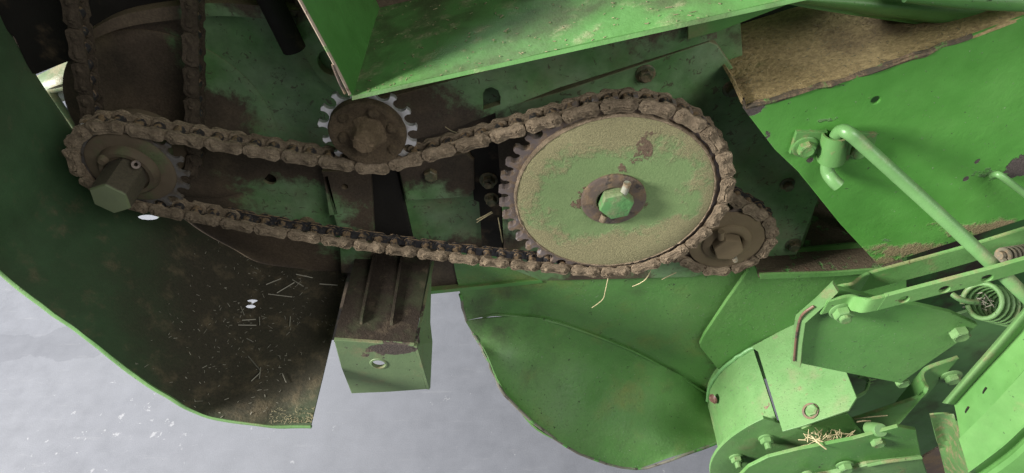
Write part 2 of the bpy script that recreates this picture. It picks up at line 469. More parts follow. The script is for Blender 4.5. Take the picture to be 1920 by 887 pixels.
wall = thing('machine_side_wall', 'worn green and rust brown steel side wall of the machine behind the long chain', 'side wall', (0.1, WY, 1.4))
plate('wall_sheet', [(-200, -90), (-60, -10), (22, 72), (52, 146), (136, 112), (140, 250), (185, 325), (250, 382), (305, 396), (320, 430), (370, 470), (440, 530), (560, 580), (660, 575), (797, 553), (1016, 531), (1425, 520), (1490, 505), (1520, 420), (1540, 340), (1470, 240), (1395, 140), (1380, -90)],
      WY, 0.006, M_WALL, wall, holes=[(505, 336, 0.012), (918, 190, 0.0)] [:1])
plate('bottom_flange', [(797, 547), (1016, 525), (1018, 531), (797, 553)], WY - 0.012, 0.012, M_PAINT_D, wall)
plate('hole_blackout', [(440, 290), (570, 290), (570, 400), (440, 400)], 0.150, 0.003, M_BLACK, wall)  # black sheet added behind the hole to keep it dark
# frame bar with hole that carries the support bracket
plate('frame_bar', [(603, 322), (694, 318), (703, 470), (706, 512), (640, 512), (636, 440)], 0.100, 0.024, M_WALL, wall, holes=[(646, 350, 0.0058), [(607, 332), (614, 331), (632, 402), (618, 404)]])
plate('frame_bar', [(694, 318), (742, 312), (778, 470), (786, 520), (704, 520), (703, 470)], 0.113, 0.012, M_BLACK, wall, bev=0.003)
plate('tie_plate', [(744, 305), (874, 285), (889, 300), (890, 356), (880, 370), (762, 378)], 0.103, 0.021, M_WALL, wall, bev=0.004)
plate('upright_bar', [(880, 262), (938, 235), (944, 480), (905, 480), (898, 380), (888, 376)], 0.108, 0.016, M_BLACK, wall, bev=0.003)
plate('rail_beam', [(700, 190), (1050, 96), (1345, 0), (1345, 72), (1045, 166), (842, 246), (780, 262), (700, 268)], 0.082, 0.012, M_WALL, wall, holes=[[(905, 176), (911, 167), (922, 164), (934, 170), (938, 182), (938, 196), (906, 206)]])
plate('bearing_plate', [(928, 205), (1045, 174), (1330, 78), (1345, 84), (1400, 165), (1535, 372), (1494, 478), (1425, 482), (1300, 520), (1016, 527), (946, 500), (940, 360)], 0.100, 0.012, M_WALL, wall, bev=0.002)
for x, y, Y, s, r in ((1210, 138, 0.100, 0.0105, 0.4), (1372, 166, 0.100, 0.010, 0.1), (1487, 458, 0.100, 0.0105, 0.6), (1476, 345, 0.1, 0.009, 0.2)):
    bolt(at(x, y, Y), M_BOLT_D, wall, s=s, h=0.010, flange=1.45, rot=r)
for x, y, Y, s, r in ((808, 326, 0.103, 0.0125, 0.5), (916, 337, 0.108, 0.012, 0.2), (922, 372, 0.108, 0.010, 0.2), (577, 417, WY, 0.011, 0.1), (962, 480, 0.100, 0.012, 0.9)):
    bolt(at(x, y, Y), M_BOLT_D, wall, s=s, h=0.011, flange=1.35 if x != 808 else 0, rot=r, stud=0.004 if x == 916 else 0)
plate('corner_shade_sheet', [(-260, -90), (330, -90), (330, 8), (230, 30), (168, 62), (150, 108), (58, 140), (28, 72), (-60, -10)], 0.1195, 0.004, M_BLACK, wall)  # black sheet put in for the shade of the upper left corner
# feeder drum end behind the left chains
DC = at(325, 235, 0.118)
dr = lathe('drum_end', [(0.0, -0.004), (0.150, -0.004), (0.162, -0.0045), (0.165, -0.006), (0.166, -0.02)], DC, M_WALL, wall, n=80)
dr['label'] = 'rusty brown round drum end'
patch('curved_band', [[(165, 60, 0.10), (224, 30, 0.10), (320, 12, 0.10), (430, 6, 0.10), (560, 20, 0.10)], [(170, 76, 0.10), (232, 52, 0.10), (320, 38, 0.10), (420, 30, 0.10), (545, 40, 0.10)]], 4, 6, 0.02, M_WALL, wall)
tube('dark_bar', [at(485, -45, 0.09), at(552, 92, 0.09)], 0.017, M_BLACK, wall, n=14, sub=1)
plate('lug_plate', [(545, -40), (620, -40), (700, 60), (700, 175), (640, 180), (600, 150), (572, 108), (552, 66), (556, 30)], 0.108, 0.014, M_WALL, wall, holes=[(622, 118, 0.021)], bev=0.002)
# lower ledge at right of the bearing plate, holding debris
ldg = [at(1424, 517, 0.06), at(1500, 514, 0.06), at(1580, 510, 0.06), at(1700, 502, 0.06)]
sheet_grid('debris_ledge', [[p.copy() for p in ldg], [p + V((0, 0.12, 0)) for p in ldg], [p + V((0, 0.25, 0)) for p in ldg]], 0.006, coat('debris_green', GREEN, [L((0.10, 0.075, 0.045), 0.1, 40, up=0.2, w=0.2, gb=1.5, h=1.0), L(RUST, -0.5, 20, w=0.1)], lump=0.8), wall)
plate('ledge_lip', [(1424, 514), (1560, 511), (1700, 500), (1700, 508), (1560, 519), (1426, 524)], 0.056, 0.004, M_PAINT, wall)
tube('stay_tube', [at(1612, 380, 0.17), at(1585, 505, 0.17)], 0.014, M_PAINT, wall, n=14, sub=1)
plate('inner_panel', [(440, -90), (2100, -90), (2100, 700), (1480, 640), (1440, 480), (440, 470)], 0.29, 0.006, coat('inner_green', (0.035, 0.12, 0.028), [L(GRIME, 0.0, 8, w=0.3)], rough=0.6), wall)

# unseen overhang of the machine body, added above the view to shade the wall
plate3('unseen_overhang', [V((-1.5, -0.07, 2.14)), V((1.7, -0.07, 2.14)), V((1.7, -0.07, 2.9)), V((-1.5, -0.07, 2.9))], (0, 0.55, 0), M_PAINT_D, wall)

# bracket glimpsed behind the wall at far left
rb = thing('rear_bracket', 'pale green bent bracket glimpsed through the gap above the left sprocket', 'bracket', at(100, 190, 0.2))
M_RB = coat('pale_green_dusty', (0.085, 0.125, 0.062), [L(DUST, -0.1, 14, w=0.4, max=0.8)], lump=0.4)
patch('web', [[(52, 150, 0.17), (95, 130, 0.17), (150, 105, 0.17)], [(66, 176, 0.15), (110, 160, 0.14), (150, 150, 0.15)], [(90, 200, 0.17), (120, 190, 0.18), (150, 185, 0.18)]], 4, 4, 0.006, M_RB, rb, dent=0.002)
tube('bent_rod', [at(150, 158, 0.15), at(103, 166, 0.15), at(96, 174, 0.15), at(136, 232, 0.15), at(150, 255, 0.15)], 0.007, M_RB, rb, n=10, sub=5)
plate('edge_strip', [(55, 145), (62, 148), (138, 238), (128, 246), (90, 205)], 0.2, 0.006, M_EDGE, rb)

# ------------------------------------------------------------------ chain guard
GF, GB = -0.22, 0.1238
pp = [(583, 797, -.22), (520, 797, -.22), (475, 793, -.22), (400, 781, -.215), (360, 766, -.21), (320, 743, -.205), (250, 697, -.19), (175, 638, -.175), (60, 553, -.15), (0, 503, -.14)]
prof = spline([at(*p) for p in pp] + [V((-0.729, -0.14, 1.676)), V((-0.735, -0.17, 1.762)), V((-0.735, -0.20, 1.842)), V((-0.726, -0.22, 1.90)), V((-0.70, -0.22, 2.0)), V((-0.66, -0.14, 2.2)), V((-0.62, -0.14, 2.5))], 5)  # unseen upper rim raised and bulged forward to block light on the left
# finer columns and rows so that slots can be cut
NY = 60
guard = thing('chain_guard', 'large curved dark green sheet guard with bright rolled edge at lower left', 'guard', prof[20])
def cuts(targets):
    """grid cells of the guard whose middle is seen inside one of the small pixel ellipses"""
    s = set()
    for i in range(NY):
        for j in range(len(prof) - 1):
            m = (prof[j] + prof[j + 1]) / 2; m = V((m.x, m.y + (GB - m.y) * (i + 0.5) / NY, m.z)) - _C
            w = m.dot(_F); x = 960 + FPX * m.x / w; y = 443.5 - FPX * m.dot(_U) / w
            for (cx, cy, rx, ry) in targets:
                if ((x - cx) / rx) ** 2 + ((y - cy) / ry) ** 2 < 1: s.add((i, j))
    return s
# subdivide the profile near slots
def densify(P, x0, x1, n):
    out = [P[0]]
    for a, b in zip(P, P[1:]):
        mx = (a.x + b.x) / 2
        k = n if x0 < mx < x1 else 1
        for q in range(1, k + 1): out.append(a.lerp(b, q / k))
    return out
prof = densify(prof, -0.66, -0.40, 6)
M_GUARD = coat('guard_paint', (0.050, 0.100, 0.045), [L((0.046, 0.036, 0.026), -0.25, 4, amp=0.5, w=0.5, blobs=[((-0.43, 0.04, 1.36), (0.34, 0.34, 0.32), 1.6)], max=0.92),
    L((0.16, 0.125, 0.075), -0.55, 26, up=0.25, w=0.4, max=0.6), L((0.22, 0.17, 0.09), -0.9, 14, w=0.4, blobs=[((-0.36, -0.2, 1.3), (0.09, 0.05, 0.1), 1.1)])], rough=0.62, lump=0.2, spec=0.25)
rows = [[V((p.x, p.y + (GB - p.y) * k / NY, p.z)) for p in prof] for k in range(NY + 1)]
HOLES = [(473, 564, 11, 3.2), (470, 575, 10, 4.0), (279, 407, 20, 5.5)]
def px_of(p):
    q = p - _C; w = q.dot(_F); return 960 + FPX * q.x / w, 443.5 - FPX * q.dot(_U) / w
sk_ = cuts(HOLES)
vset = {}
for (i, j) in sk_:
    for q in ((i, j), (i + 1, j), (i, j + 1), (i + 1, j + 1)):
        if any(((q[0] + di, q[1] + dj) not in sk_) for di in (-1, 0) for dj in (-1, 0)): vset[q] = 1
for (i, j) in vset:
    p = rows[i][j]; x, y = px_of(p)
    cx, cy, rx, ry = min(HOLES, key=lambda h: ((x - h[0]) / h[2]) ** 2 + ((y - h[1]) / h[3]) ** 2)
    d = math.hypot((x - cx) / rx, (y - cy) / ry) or 1
    tx, ty = cx + (x - cx) / d - x, cy + (y - cy) / d - y
    a = (rows[i + 1][j] - rows[i - 1][j]).normalized(); b = (rows[i][j + 1] - rows[i][j - 1]).normalized()
    ax_, ay_ = px_of(p + a * 0.002); bx_, by_ = px_of(p + b * 0.002)
    ax_, ay_, bx_, by_ = (ax_ - x) / 0.002, (ay_ - y) / 0.002, (bx_ - x) / 0.002, (by_ - y) / 0.002
    det = ax_ * by_ - ay_ * bx_
    if abs(det) > 1e-9:
        rows[i][j] = p + a * ((tx * by_ - ty * bx_) / det) + b * ((ax_ * ty - ay_ * tx) / det)
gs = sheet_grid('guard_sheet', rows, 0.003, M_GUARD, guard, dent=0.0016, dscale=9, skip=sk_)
# rolled lip along the front edge
lip = []
for k in range(4):
    row = []
    for i, p in enumerate(prof):
        t = prof[min(i + 1, len(prof) - 1)] - prof[max(i - 1, 0)]; t.y = 0; t.normalize()
        n = V((t.z, 0, -t.x)); n = n if n.z < 0 or (n.z < 0.2 and n.x < 0) else -n
        wv = 0.010 + 0.004 * noise.noise(p * 7) + max(0, -0.5 - p.x) * 0.010
        row.append(V((p.x, p.y - 0.002, p.z)) + n * (wv * k / 3) + V((0, [0, -0.0015, -0.001, 0.004][k], 0)))
    lip.append(row)
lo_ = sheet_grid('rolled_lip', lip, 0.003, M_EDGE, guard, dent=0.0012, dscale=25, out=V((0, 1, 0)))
lo_['label'] = 'bright green rolled edge of the guard'

# ------------------------------------------------------------------ support bracket
post = thing('support_bracket', 'square steel bracket with round hole in its lit front plate hanging over the floor', 'bracket', at(715, 640, -0.1))
PY = -0.10
M_POST = coat('bracket_paint', (0.125, 0.195, 0.088), [dict(FILM, max=0.5), PIT, L((0.055, 0.042, 0.034), -0.35, 14, w=0.05, blobs=[B(745, 655, PY, (0.055, 0.2, 0.022), 1.5)], gb=1.0, h=-0.6), L(DUST, -0.45, 16, w=0.4, up=0.3, max=0.6)], rough=0.55)
M_TRAY = coat('bracket_tray', (0.050, 0.055, 0.030), [L((0.036, 0.027, 0.020), 0.2, 12, w=0.3), L((0.15, 0.115, 0.075), -0.72, 35, up=0.25, w=0.4, max=0.6)], rough=0.75, lump=0.4, spec=0.2)  # bracket colour darkened to carry the shade lying over the tray
fp = plate('front_plate', [(626, 638), (640, 690), (659, 738), (730, 735), (800, 730), (790, 690), (776, 648)], PY, 0.006, M_POST, post, holes=[(710, 682, 0.0125)], bev=0.0015)
# rolled ring of the hole
lathe('hole_rim', [(0.0125, -0.001), (0.0125, 0.0015), (0.0155, 0.0012), (0.017, -0.001)], at(710, 682, PY), M_POST, post, n=28)
tl, tr_ = at(626, 638, PY + 0.001), at(776, 648, PY + 0.001)
tray_rows = []
for k in range(9):
    f_ = k / 8
    a = V((tl.x, PY + 0.001 + 0.225 * f_, tl.z - 0.010 * f_)); b = V((tr_.x + 0.012 * f_, PY + 0.001 + 0.225 * f_, tr_.z + 0.004 * f_))
    tray_rows.append([a.lerp(b, j / 8) for j in range(9)])
sheet_grid('tray', tray_rows, 0.005, M_TRAY, post, dent=0.0008, dscale=30)
for xx in (0.27, 0.66):
    a = tl.lerp(tr_, xx)
    q = [a + V((0, 0.035, 0.0)), a + V((0, 0.225, -0.004))]
    plate3('rib', [q[0] + V((0, 0, -0.004)), q[0] + V((0, 0.012, 0.006)), q[1] + V((0, 0, 0.014)), q[1] + V((0, 0, -0.004))], (0.005, 0, 0), M_TRAY, post)
# right cheek
ck = [V((tr_.x, PY, tr_.z)), V((at(800, 730, PY).x, PY, at(800, 730, PY).z)), at(802, 726, -0.085), at(806, 640, -0.02), at(797, 560, 0.07), at(790, 520, 0.11), V((tr_.x + 0.012, 0.11, tr_.z - 0.01))]
bm = bmesh.new()
fr = [bm.verts.new(p) for p in ck]; cen = sum(ck, V()) / len(ck)
bk = [bm.verts.new(p + V((0.005, 0, -0.001))) for p in ck]
bm.faces.new(fr); bm.faces.new(bk[::-1])
for i in range(len(ck)):
    j = (i + 1) % len(ck); bm.faces.new((fr[i], bk[i], bk[j], fr[j]))
finish('cheek_plate', bm, M_POST, post)
plate3('cheek_plate', [V((tl.x, PY + 0.007, tl.z - 0.006)), V((at(659, 738, PY).x, PY + 0.007, at(659, 738, PY).z)), V((tl.x, 0.05, tl.z - 0.1)), V((tl.x, 0.11, tl.z - 0.03))], (0.005, 0, 0), M_POST, post)
# hole seat block seen in the tray
bp_ = plate('back_plate', [(640, 488), (706, 488), (712, 520), (665, 530), (640, 528)], 0.112, 0.006, M_TRAY, post, holes=[(700, 517, 0.0045)])
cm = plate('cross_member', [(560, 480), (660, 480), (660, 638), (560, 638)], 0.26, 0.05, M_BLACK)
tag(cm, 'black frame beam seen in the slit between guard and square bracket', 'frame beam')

# ------------------------------------------------------------------ trough (the angled hood above the chain)
hood = thing('feed_trough', 'green folded sheet trough above the small toothed wheel with chaff on its floor', 'trough', at(660, 180, -0.1))
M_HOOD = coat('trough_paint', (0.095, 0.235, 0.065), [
    L((0.050, 0.052, 0.022), -0.25, 7, w=0.35, max=0.8, up=0.1), L((0.34, 0.31, 0.18), -0.62, 26, w=0.35, up=0.2, max=0.7, gb=1.0, gs=330, gv=0.5), L((0.20, 0.09, 0.06), -0.70, 13, w=0.06, gb=0.6), L(GRIME, -0.8, 55, w=0.08)], rough=0.5, lump=0.3)
HF = -0.10
A_, B_ = at(660, 179, HF), at(1480, -3, HF); D_ = B_ + (B_ - A_) * 0.25
LE = at(563, 0, HF); LE2 = LE + (LE - A_) * 0.45
hy = [HF + 0.235 * k / 12 for k in range(13)]
fp_ = [A_.lerp(D_, k / 30) for k in range(31)]
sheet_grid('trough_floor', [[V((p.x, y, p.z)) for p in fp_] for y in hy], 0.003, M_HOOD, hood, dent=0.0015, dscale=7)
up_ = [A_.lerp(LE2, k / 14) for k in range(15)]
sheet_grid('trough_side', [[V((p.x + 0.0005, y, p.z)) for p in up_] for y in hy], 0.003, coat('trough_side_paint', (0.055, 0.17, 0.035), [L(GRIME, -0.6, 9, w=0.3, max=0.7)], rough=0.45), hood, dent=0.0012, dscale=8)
# worn bright edge bead down the side and the weld split at its foot
ed = tube('edge_bead', [LE2 + V((0, HF * 0 - 0.001, 0)), LE + V((0, -0.001, 0)), A_.lerp(LE, 0.35) + V((0, -0.001, 0)), A_ + V((-0.002, -0.001, 0.002))], 0.0019, coat('worn_edge', (0.36, 0.29, 0.22), [L(RUST, -0.3, 60, w=0.2), L(GREEN, -0.5, 50, w=0.2)], rough=0.5), hood, n=8, sub=4)
ed['label'] = 'worn bare metal front edge'
tube('weld_strip', [A_.lerp(LE, 0.36) + V((-0.002, -0.002, 0)), A_.lerp(LE, 0.18) + V((-0.005, -0.002, 0.0)), A_ + V((-0.007, -0.002, 0.004))], 0.0017, M_STEEL_D, hood, n=8, sub=4)
# front lip turned down a little
lp = [[p + V((0, -0.0015 - 0.001 * k, -0.0022 * k)) for p in fp_] for k in range(3)]
sheet_grid('floor_lip', lp, 0.0025, M_HOOD, hood, out=V((0, 1, 0)))
# body sheet that carries the trough, under its right end
plate('hanger_plate', [(1290, 8), (1500, -50), (1500, 0), (1345, 60), (1290, 74)], 0.068, 0.006, M_PAINT_D, hood)

# ------------------------------------------------------------------ sprockets
PITCH = 0.0272
def rp(n): return PITCH / (2 * math.sin(math.pi / n))
LC, LR = V((-0.576, 0, 1.6885)), rp(18)
IC, IR = V((-0.207, 0, 1.756)), rp(15)
BC, BR = V((0.1610, 0, 1.6295)), rp(40)
SC_, SR = V((0.382, 0, 1.486)), rp(18)

def toothed(name, c, n, y0, y1, phase, mat, parent, tip=0.0062, seat=0.0080, tipw=0.0022, rin=None):
    R = rp(n); pts = []
    for i in range(n):
        a = phase + 2 * math.pi * i / n
        for k in range(9):       # roller seat
            b = math.radians(-112 + 224 * k / 8)
            # seat centre on the pitch circle; local axes: inwards and tangential
            x = R - seat * math.cos(b); y = seat * math.sin(b)
            pts.append((x * math.cos(a) - y * math.sin(a), x * math.sin(a) + y * math.cos(a)))
        h = math.pi / n
        for s in (-1, 1):
            b = a + h + s * tipw / (R + tip)
            pts.append(((R + tip) * math.cos(b), (R + tip) * math.sin(b)))
    bm = bmesh.new()
    prism_bm(bm, [V((c.x + x, y0, c.z + z)) for x, z in pts], V((0, y1 - y0, 0)), (), 0.0007)
    return finish(name, bm, mat, parent)

def hexshaft(name, c, y0, y1, r, rot, mat, parent, ch=0.06):
    bm = bmesh.new(); rings = []
    for rr, y in ((r, y1), (r, y0 + r * ch * 2), (r * (1 - ch), y0)):
        rings.append([bm.verts.new((c.x + rr * math.cos(rot + math.pi / 3 * k), y, c.z + rr * math.sin(rot + math.pi / 3 * k))) for k in range(6)])
    for A, B in zip(rings, rings[1:]):
        for k in range(6): bm.faces.new((A[k], A[(k + 1) % 6], B[(k + 1) % 6], B[k]))
    bm.faces.new(rings[-1]); bm.faces.new(rings[0][::-1])
    bmesh.ops.recalc_face_normals(bm, faces=bm.faces[:])
    bmesh.ops.bevel(bm, geom=bm.edges[:], offset=0.0012, segments=2, affect='EDGES', profile=0.6)
    return finish(name, bm, mat, parent, smooth=True, sharp=30)

# chain path -------------------------------------------------------
def tangent(c1, r1, c2, r2):
    """c: (x, z); r signed, + when the wheel turns clockwise seen in the photograph"""
    d = (c2[0] - c1[0], c2[1] - c1[1]); l = math.hypot(*d); u = (d[0] / l, d[1] / l); p = (-u[1], u[0])
    k = (r1 - r2) / l; q = math.sqrt(1 - k * k)
    n = (k * u[0] + q * p[0], k * u[1] + q * p[1])
    return (c1[0] + r1 * n[0], c1[1] + r1 * n[1]), (c2[0] + r2 * n[0], c2[1] + r2 * n[1])
def arc(c, r, p, q):
    """points from p to q around c; r>0 clockwise"""
    a0 = math.atan2(p[1] - c[1], p[0] - c[0]); a1 = math.atan2(q[1] - c[1], q[0] - c[0])
    if r > 0:
        while a1 > a0: a1 -= 2 * math.pi
    else:
        while a1 < a0: a1 += 2 * math.pi
    n = max(2, int(abs(a1 - a0) / 0.03)); R = abs(r)
    return [(c[0] + R * math.cos(a0 + (a1 - a0) * k / n), c[1] + R * math.sin(a0 + (a1 - a0) * k / n)) for k in range(n + 1)]
def loop(wheels, sag={}):
    t = [tangent(wheels[i][0], wheels[i][1], wheels[(i + 1) % len(wheels)][0], wheels[(i + 1) % len(wheels)][1]) for i in range(len(wheels))]
    P = []
    for i, (c, r) in enumerate(wheels):
        P += arc(c, r, t[i - 1][1], t[i][0])
        a, b = t[i]
        m = 40
        for k in range(1, m):
            f = k / m
            P.append((a[0] + (b[0] - a[0]) * f, a[1] + (b[1] - a[1]) * f - sag.get(i, 0) * 4 * f * (1 - f)))
    return P
def pins_on(P, pitch, even=True):
    P = P + [P[0]]
    S = [0]
    for a, b in zip(P, P[1:]): S.append(S[-1] + math.hypot(b[0] - a[0], b[1] - a[1]))
    n = round(S[-1] / pitch)
    if even: n += n % 2
    out = []; j = 0
    for k in range(n):
        s = S[-1] * k / n
        while S[j + 1] < s: j += 1
        f = (s - S[j]) / (S[j + 1] - S[j])
        out.append((P[j][0] + (P[j + 1][0] - P[j][0]) * f, P[j][1] + (P[j + 1][1] - P[j][1]) * f))
    return out
def seat_phase(c, pins, n):
    """rotate the teeth so that the rollers lie in the seats"""
    R = rp(n); sx = sy = 0
    for x, z in pins:
        if abs(math.hypot(x - c.x, z - c.z) - R) < 0.0012:
            a = math.atan2(z - c.z, x - c.x) * n; sx += math.cos(a); sy += math.sin(a)
    return math.atan2(sy, sx) / n
xz = lambda v: (v.x, v.z)
main_pins = pins_on(loop([(xz(LC), LR), (xz(IC), -IR), (xz(BC), BR)], {2: 0.016, 0: 0.003}), PITCH)
U2 = V((-0.445, 0, 2.085))
left_pins = pins_on(loop([(xz(LC), rp(17)), (xz(U2), rp(17))]), PITCH)
right_pins = pins_on(loop([(xz(SC_), SR), (xz(BC), rp(18))]), PITCH)

# chain links -------------------------------------------------------
def link_bm(bm, y0, th, mud, seed, pin_h, half=0.0126, waist=0.74, N=44, K=8, clean=False):
    """dog-bone side plate lying along local +X from pin (0,0) to pin (PITCH,0); front face at y0, mud heaped on it"""
    off = V((seed * 3.7, seed * 1.9, seed * 5.3))
    rings = []
    for k in range(K + 1):
        f = k / K
        ring = []
        for i in range(N):
            a = 2 * math.pi * i / N
            ca, sa = math.cos(a), math.sin(a)
            # capsule outline with waist
            sx = 0.0 if ca < 0 else PITCH
            if abs(ca) < 0.35: sx = PITCH * (0.5 + ca / 0.7)
            ww = 1 - (1 - waist) * max(0, 1 - abs((sx - PITCH / 2) / (PITCH / 2)) ** 1.5)
            ox, oz = sx + half * ca, half * sa * ww
            x, z = sx + (ox - sx) * f, oz * f
            p = V((x, 0, z))
            nz = noise.noise(p * 150 + off) * 0.5 + noise.noise(p * 430 + off) * 0.55 + noise.noise(p * 950 + off) * 0.45
            edge = (1 - f ** 3)
            h = mud * (0.10 + 0.80 * nz) * (0.2 + 0.8 * edge)
            for q in (0, PITCH):
                d = math.hypot(x - q, z)
                h += pin_h * (1 - max(0, min(1, (d - 0.0040) / 0.0014)))
                h += mud * 0.9 * math.exp(-(d / 0.0085) ** 2) * (0.6 + 0.8 * nz)
            if f > 0.8 and mud:
                sp = 1 + 0.10 * noise.noise(p * 260 + off) * mud / 0.002
                x = sx + (x - sx) * sp; z *= sp
            ring.append(bm.verts.new((x, y0 - max(h, 0) , z)))
        rings.append(ring)
    for yy in (y0 + th * 0.35, y0 + th):
        ring = []
        for v in rings[K]:
            p = v.co.copy()
            ring.append(bm.verts.new((p.x, yy, p.z)))
        rings.append(ring)
    for A, B in zip(rings, rings[1:]):
        for i in range(N):
            j = (i + 1) % N
            try: bm.faces.new((A[i], A[j], B[j], B[i]))
            except ValueError: pass
    bm.faces.new(rings[-1][::-1])

def mesh_of(name, bm, mat):
    bmesh.ops.remove_doubles(bm, verts=bm.verts[:], dist=1e-5)
    bmesh.ops.recalc_face_normals(bm, faces=bm.faces[:])
    for f in bm.faces: f.smooth = True
    for e in bm.edges:
        if len(e.link_faces) == 2 and e.calc_face_angle(0) > math.radians(50): e.smooth = False
    me = bpy.data.meshes.new(name); bm.to_mesh(me); bm.free(); me.materials.append(mat); return me

def cyl_bm(bm, c, r, y0, y1, n=14):
    A = [bm.verts.new((c[0] + r * math.cos(2 * math.pi * k / n), y0, c[1] + r * math.sin(2 * math.pi * k / n))) for k in range(n)]
    Bq = [bm.verts.new((v.co.x, y1, v.co.z)) for v in A]
    for k in range(n): bm.faces.new((A[k], A[(k + 1) % n], Bq[(k + 1) % n], Bq[k]))
    bm.faces.new(A[::-1]); bm.faces.new(Bq)

def link_set(mud, mat, variants, backmat, pin_h=0.0028):
    S = dict(outer=[], inner=[], back=[], roller=None)
    for s in range(variants):
        m = mud * (0.75 + 0.5 * random.random())
        bm = bmesh.new(); link_bm(bm, 0.0, 0.0034, m, s + 1, pin_h * random.uniform(0.5, 1.2)); S['outer'].append(mesh_of('link_plate', bm, mat))
        bm = bmesh.new(); link_bm(bm, 0.0038, 0.0028, m * 0.7, s + 31, 0.0, half=0.0116); S['inner'].append(mesh_of('link_plate', bm, mat))
    for y in (0.0262, 0.0226):
        bm = bmesh.new(); link_bm(bm, y, 0.0024, 0.0, 3, 0.0, N=32, K=3, half=0.0124 if y > 0.024 else 0.0116, waist=0.80); S['back'].append(mesh_of('rear_plate', bm, backmat))
    for y, hf in ((0.0262, 0.0126), (0.0226, 0.0120)):
        bm = bmesh.new(); link_bm(bm, y, 0.0030, mud * 0.75, 17, 0.0, half=hf); S['back'].append(mesh_of('rear_plate', bm, mat))
    bm = bmesh.new(); cyl_bm(bm, (0, 0), 0.0080, 0.0066, 0.0226, 20); S['roller'] = mesh_of('roller', bm, M_OILY)
    return S
SETS = {'mud': link_set(0.0036, M_MUD, 8, M_OILY), 'dark': link_set(0.0016, M_MUD_D, 4, M_MUD_D)}

def on_screen(p, m=70):
    q = p - _C; w = q.dot(_F)
    x = 960 + FPX * q.x / w; y = 443.5 - FPX * q.dot(_U) / w
    return -m < x < 1920 + m and -m < y < 887 + m

def chain(name, label, pins, Y, style, start=0, back=0):
    c = V((sum(p[0] for p in pins) / len(pins), Y, sum(p[1] for p in pins) / len(pins)))
    root = thing(name, label, 'chain', c)
    n = len(pins); S = SETS[style]
    for i in range(n):
        a, b = pins[i], pins[(i + 1) % n]
        p = V((a[0], Y, a[1]))
        if not on_screen(p): continue
        outer = (i + start) % 2 == 0
        th = math.atan2(b[1] - a[1], b[0] - a[0])
        def put(nm, me, par, at_, rot=True):
            o = bpy.data.objects.new(nm, me); COL.objects.link(o); o.parent = par
            if par is root:
                o.location = at_ - c
                o.rotation_euler = (0, -th, 0)
            WL[o] = at_; return o
        f = put('outer_link' if outer else 'inner_link', S['outer' if outer else 'inner'][random.randrange(len(S['outer']))], root, p)
        k = 0 if outer else 1
        low = back == 2 and b[0] < a[0] and -0.45 < a[0] < 0.12
        put('rear_plate', S['back'][k if (low or back == 0) else 2 + k], f, p)
        if not outer:
            r1 = put('roller', S['roller'], f, p)
            r2 = put('roller', S['roller'], f, p); r2.location = (PITCH, 0, 0)
    return root

chain('roller_chain', 'long dusty roller chain running over the big green wheel and the left toothed wheel', main_pins, 0.0, 'mud', 0, 2)
chain('roller_chain', 'dark grimy roller chain hanging in two strands at the upper left behind the long one', left_pins, 0.052, 'dark', 0)
chain('roller_chain', 'short dusty roller chain around the small right wheel tucked behind the big green wheel', right_pins, 0.046, 'mud', 1)

# big green wheel ---------------------------------------------------
big = thing('large_sprocket', 'large green dust coated sprocket wheel with hexagon shaft end in its middle', 'sprocket', V((BC.x, 0.008, BC.z)))
M_TEETH = coat('worn_teeth', (0.20, 0.165, 0.155), [L(DUST, -0.1, 60, w=0.3, max=0.8), L((0.33, 0.32, 0.33), -0.45, 70, w=0.15)], rough=0.42, metal=0.35, lump=0.3, lump_scale=260)
toothed('toothed_ring', BC, 40, 0.0080, 0.0210, seat_phase(BC, main_pins, 40), M_TEETH, big, tip=0.0088, seat=0.0092, tipw=0.0030)
bz = lambda dx, dz, r, g=1.0: ((BC.x + dx, 0.003, BC.z + dz), r, g)
M_BIG = coat('wheel_paint', (0.120, 0.285, 0.085), [
    L((0.26, 0.28, 0.14), 0.9, 6, amp=0.5, w=0.6, max=0.50, gb=0.6, gs=420, gv=0.3),
    L((0.310, 0.270, 0.145), 0.50, 22, amp=1.05, nr=0.72, w=0.30, max=0.88, gb=1.5, gs=420, gv=0.45, h=0.5, blobs=[bz(-0.045, 0.0, (0.115, 1, 0.12), -1.75), bz(0.05, 0.02, (0.11, 1, 0.115), -1.75)]),
    L((0.17, 0.115, 0.075), -0.72, 48, amp=1.1, w=0.10, gb=1.2, h=0.4, blobs=[bz(0.030, 0.10, (0.034, 1, 0.065), 0.88), bz(0.005, 0.055, (0.03, 1, 0.03), 0.8), bz(-0.055, 0.0, (0.020, 1, 0.035), 1.2), bz(0.0, 0.0, 0.075, 0.7)]),
    L(GRIME, -0.86, 45, w=0.06, gb=0.5),
    ], rough=0.6, lump=0.3, lump_scale=200)
lathe('wheel_disc', [(0.0, 0.0035), (0.05, 0.0035), (0.12, 0.0032), (0.1515, 0.003), (0.1545, 0.0015), (0.1558, -0.002), (0.1558, -0.006)], V((BC.x, 0.0045, BC.z)), M_BIG, big, n=160, amp=0.0009, ns=35)
rim = lathe('dirt_ridge', [(0.1525, -0.001), (0.1532, 0.0020), (0.1545, 0.0036), (0.1560, 0.0024), (0.1572, -0.001), (0.1580, -0.006)], V((BC.x, 0.0045, BC.z)), M_MUD, big, n=220, amp=0.0030, ns=150)
wsh = lathe('washer', [(0.026, 0.0), (0.026, 0.0042), (0.0275, 0.0058), (0.0485, 0.0058), (0.0510, 0.0042), (0.0510, 0.0)], V((BC.x - 0.002, 0.0018, BC.z + 0.001)), M_STEEL_D, big, n=64, amp=0.0004, ns=90)
lathe('bore', [(0.0, 0.0002), (0.0275, 0.0002)], V((BC.x - 0.002, 0.0005, BC.z + 0.001)), M_BLACK, big, n=40)
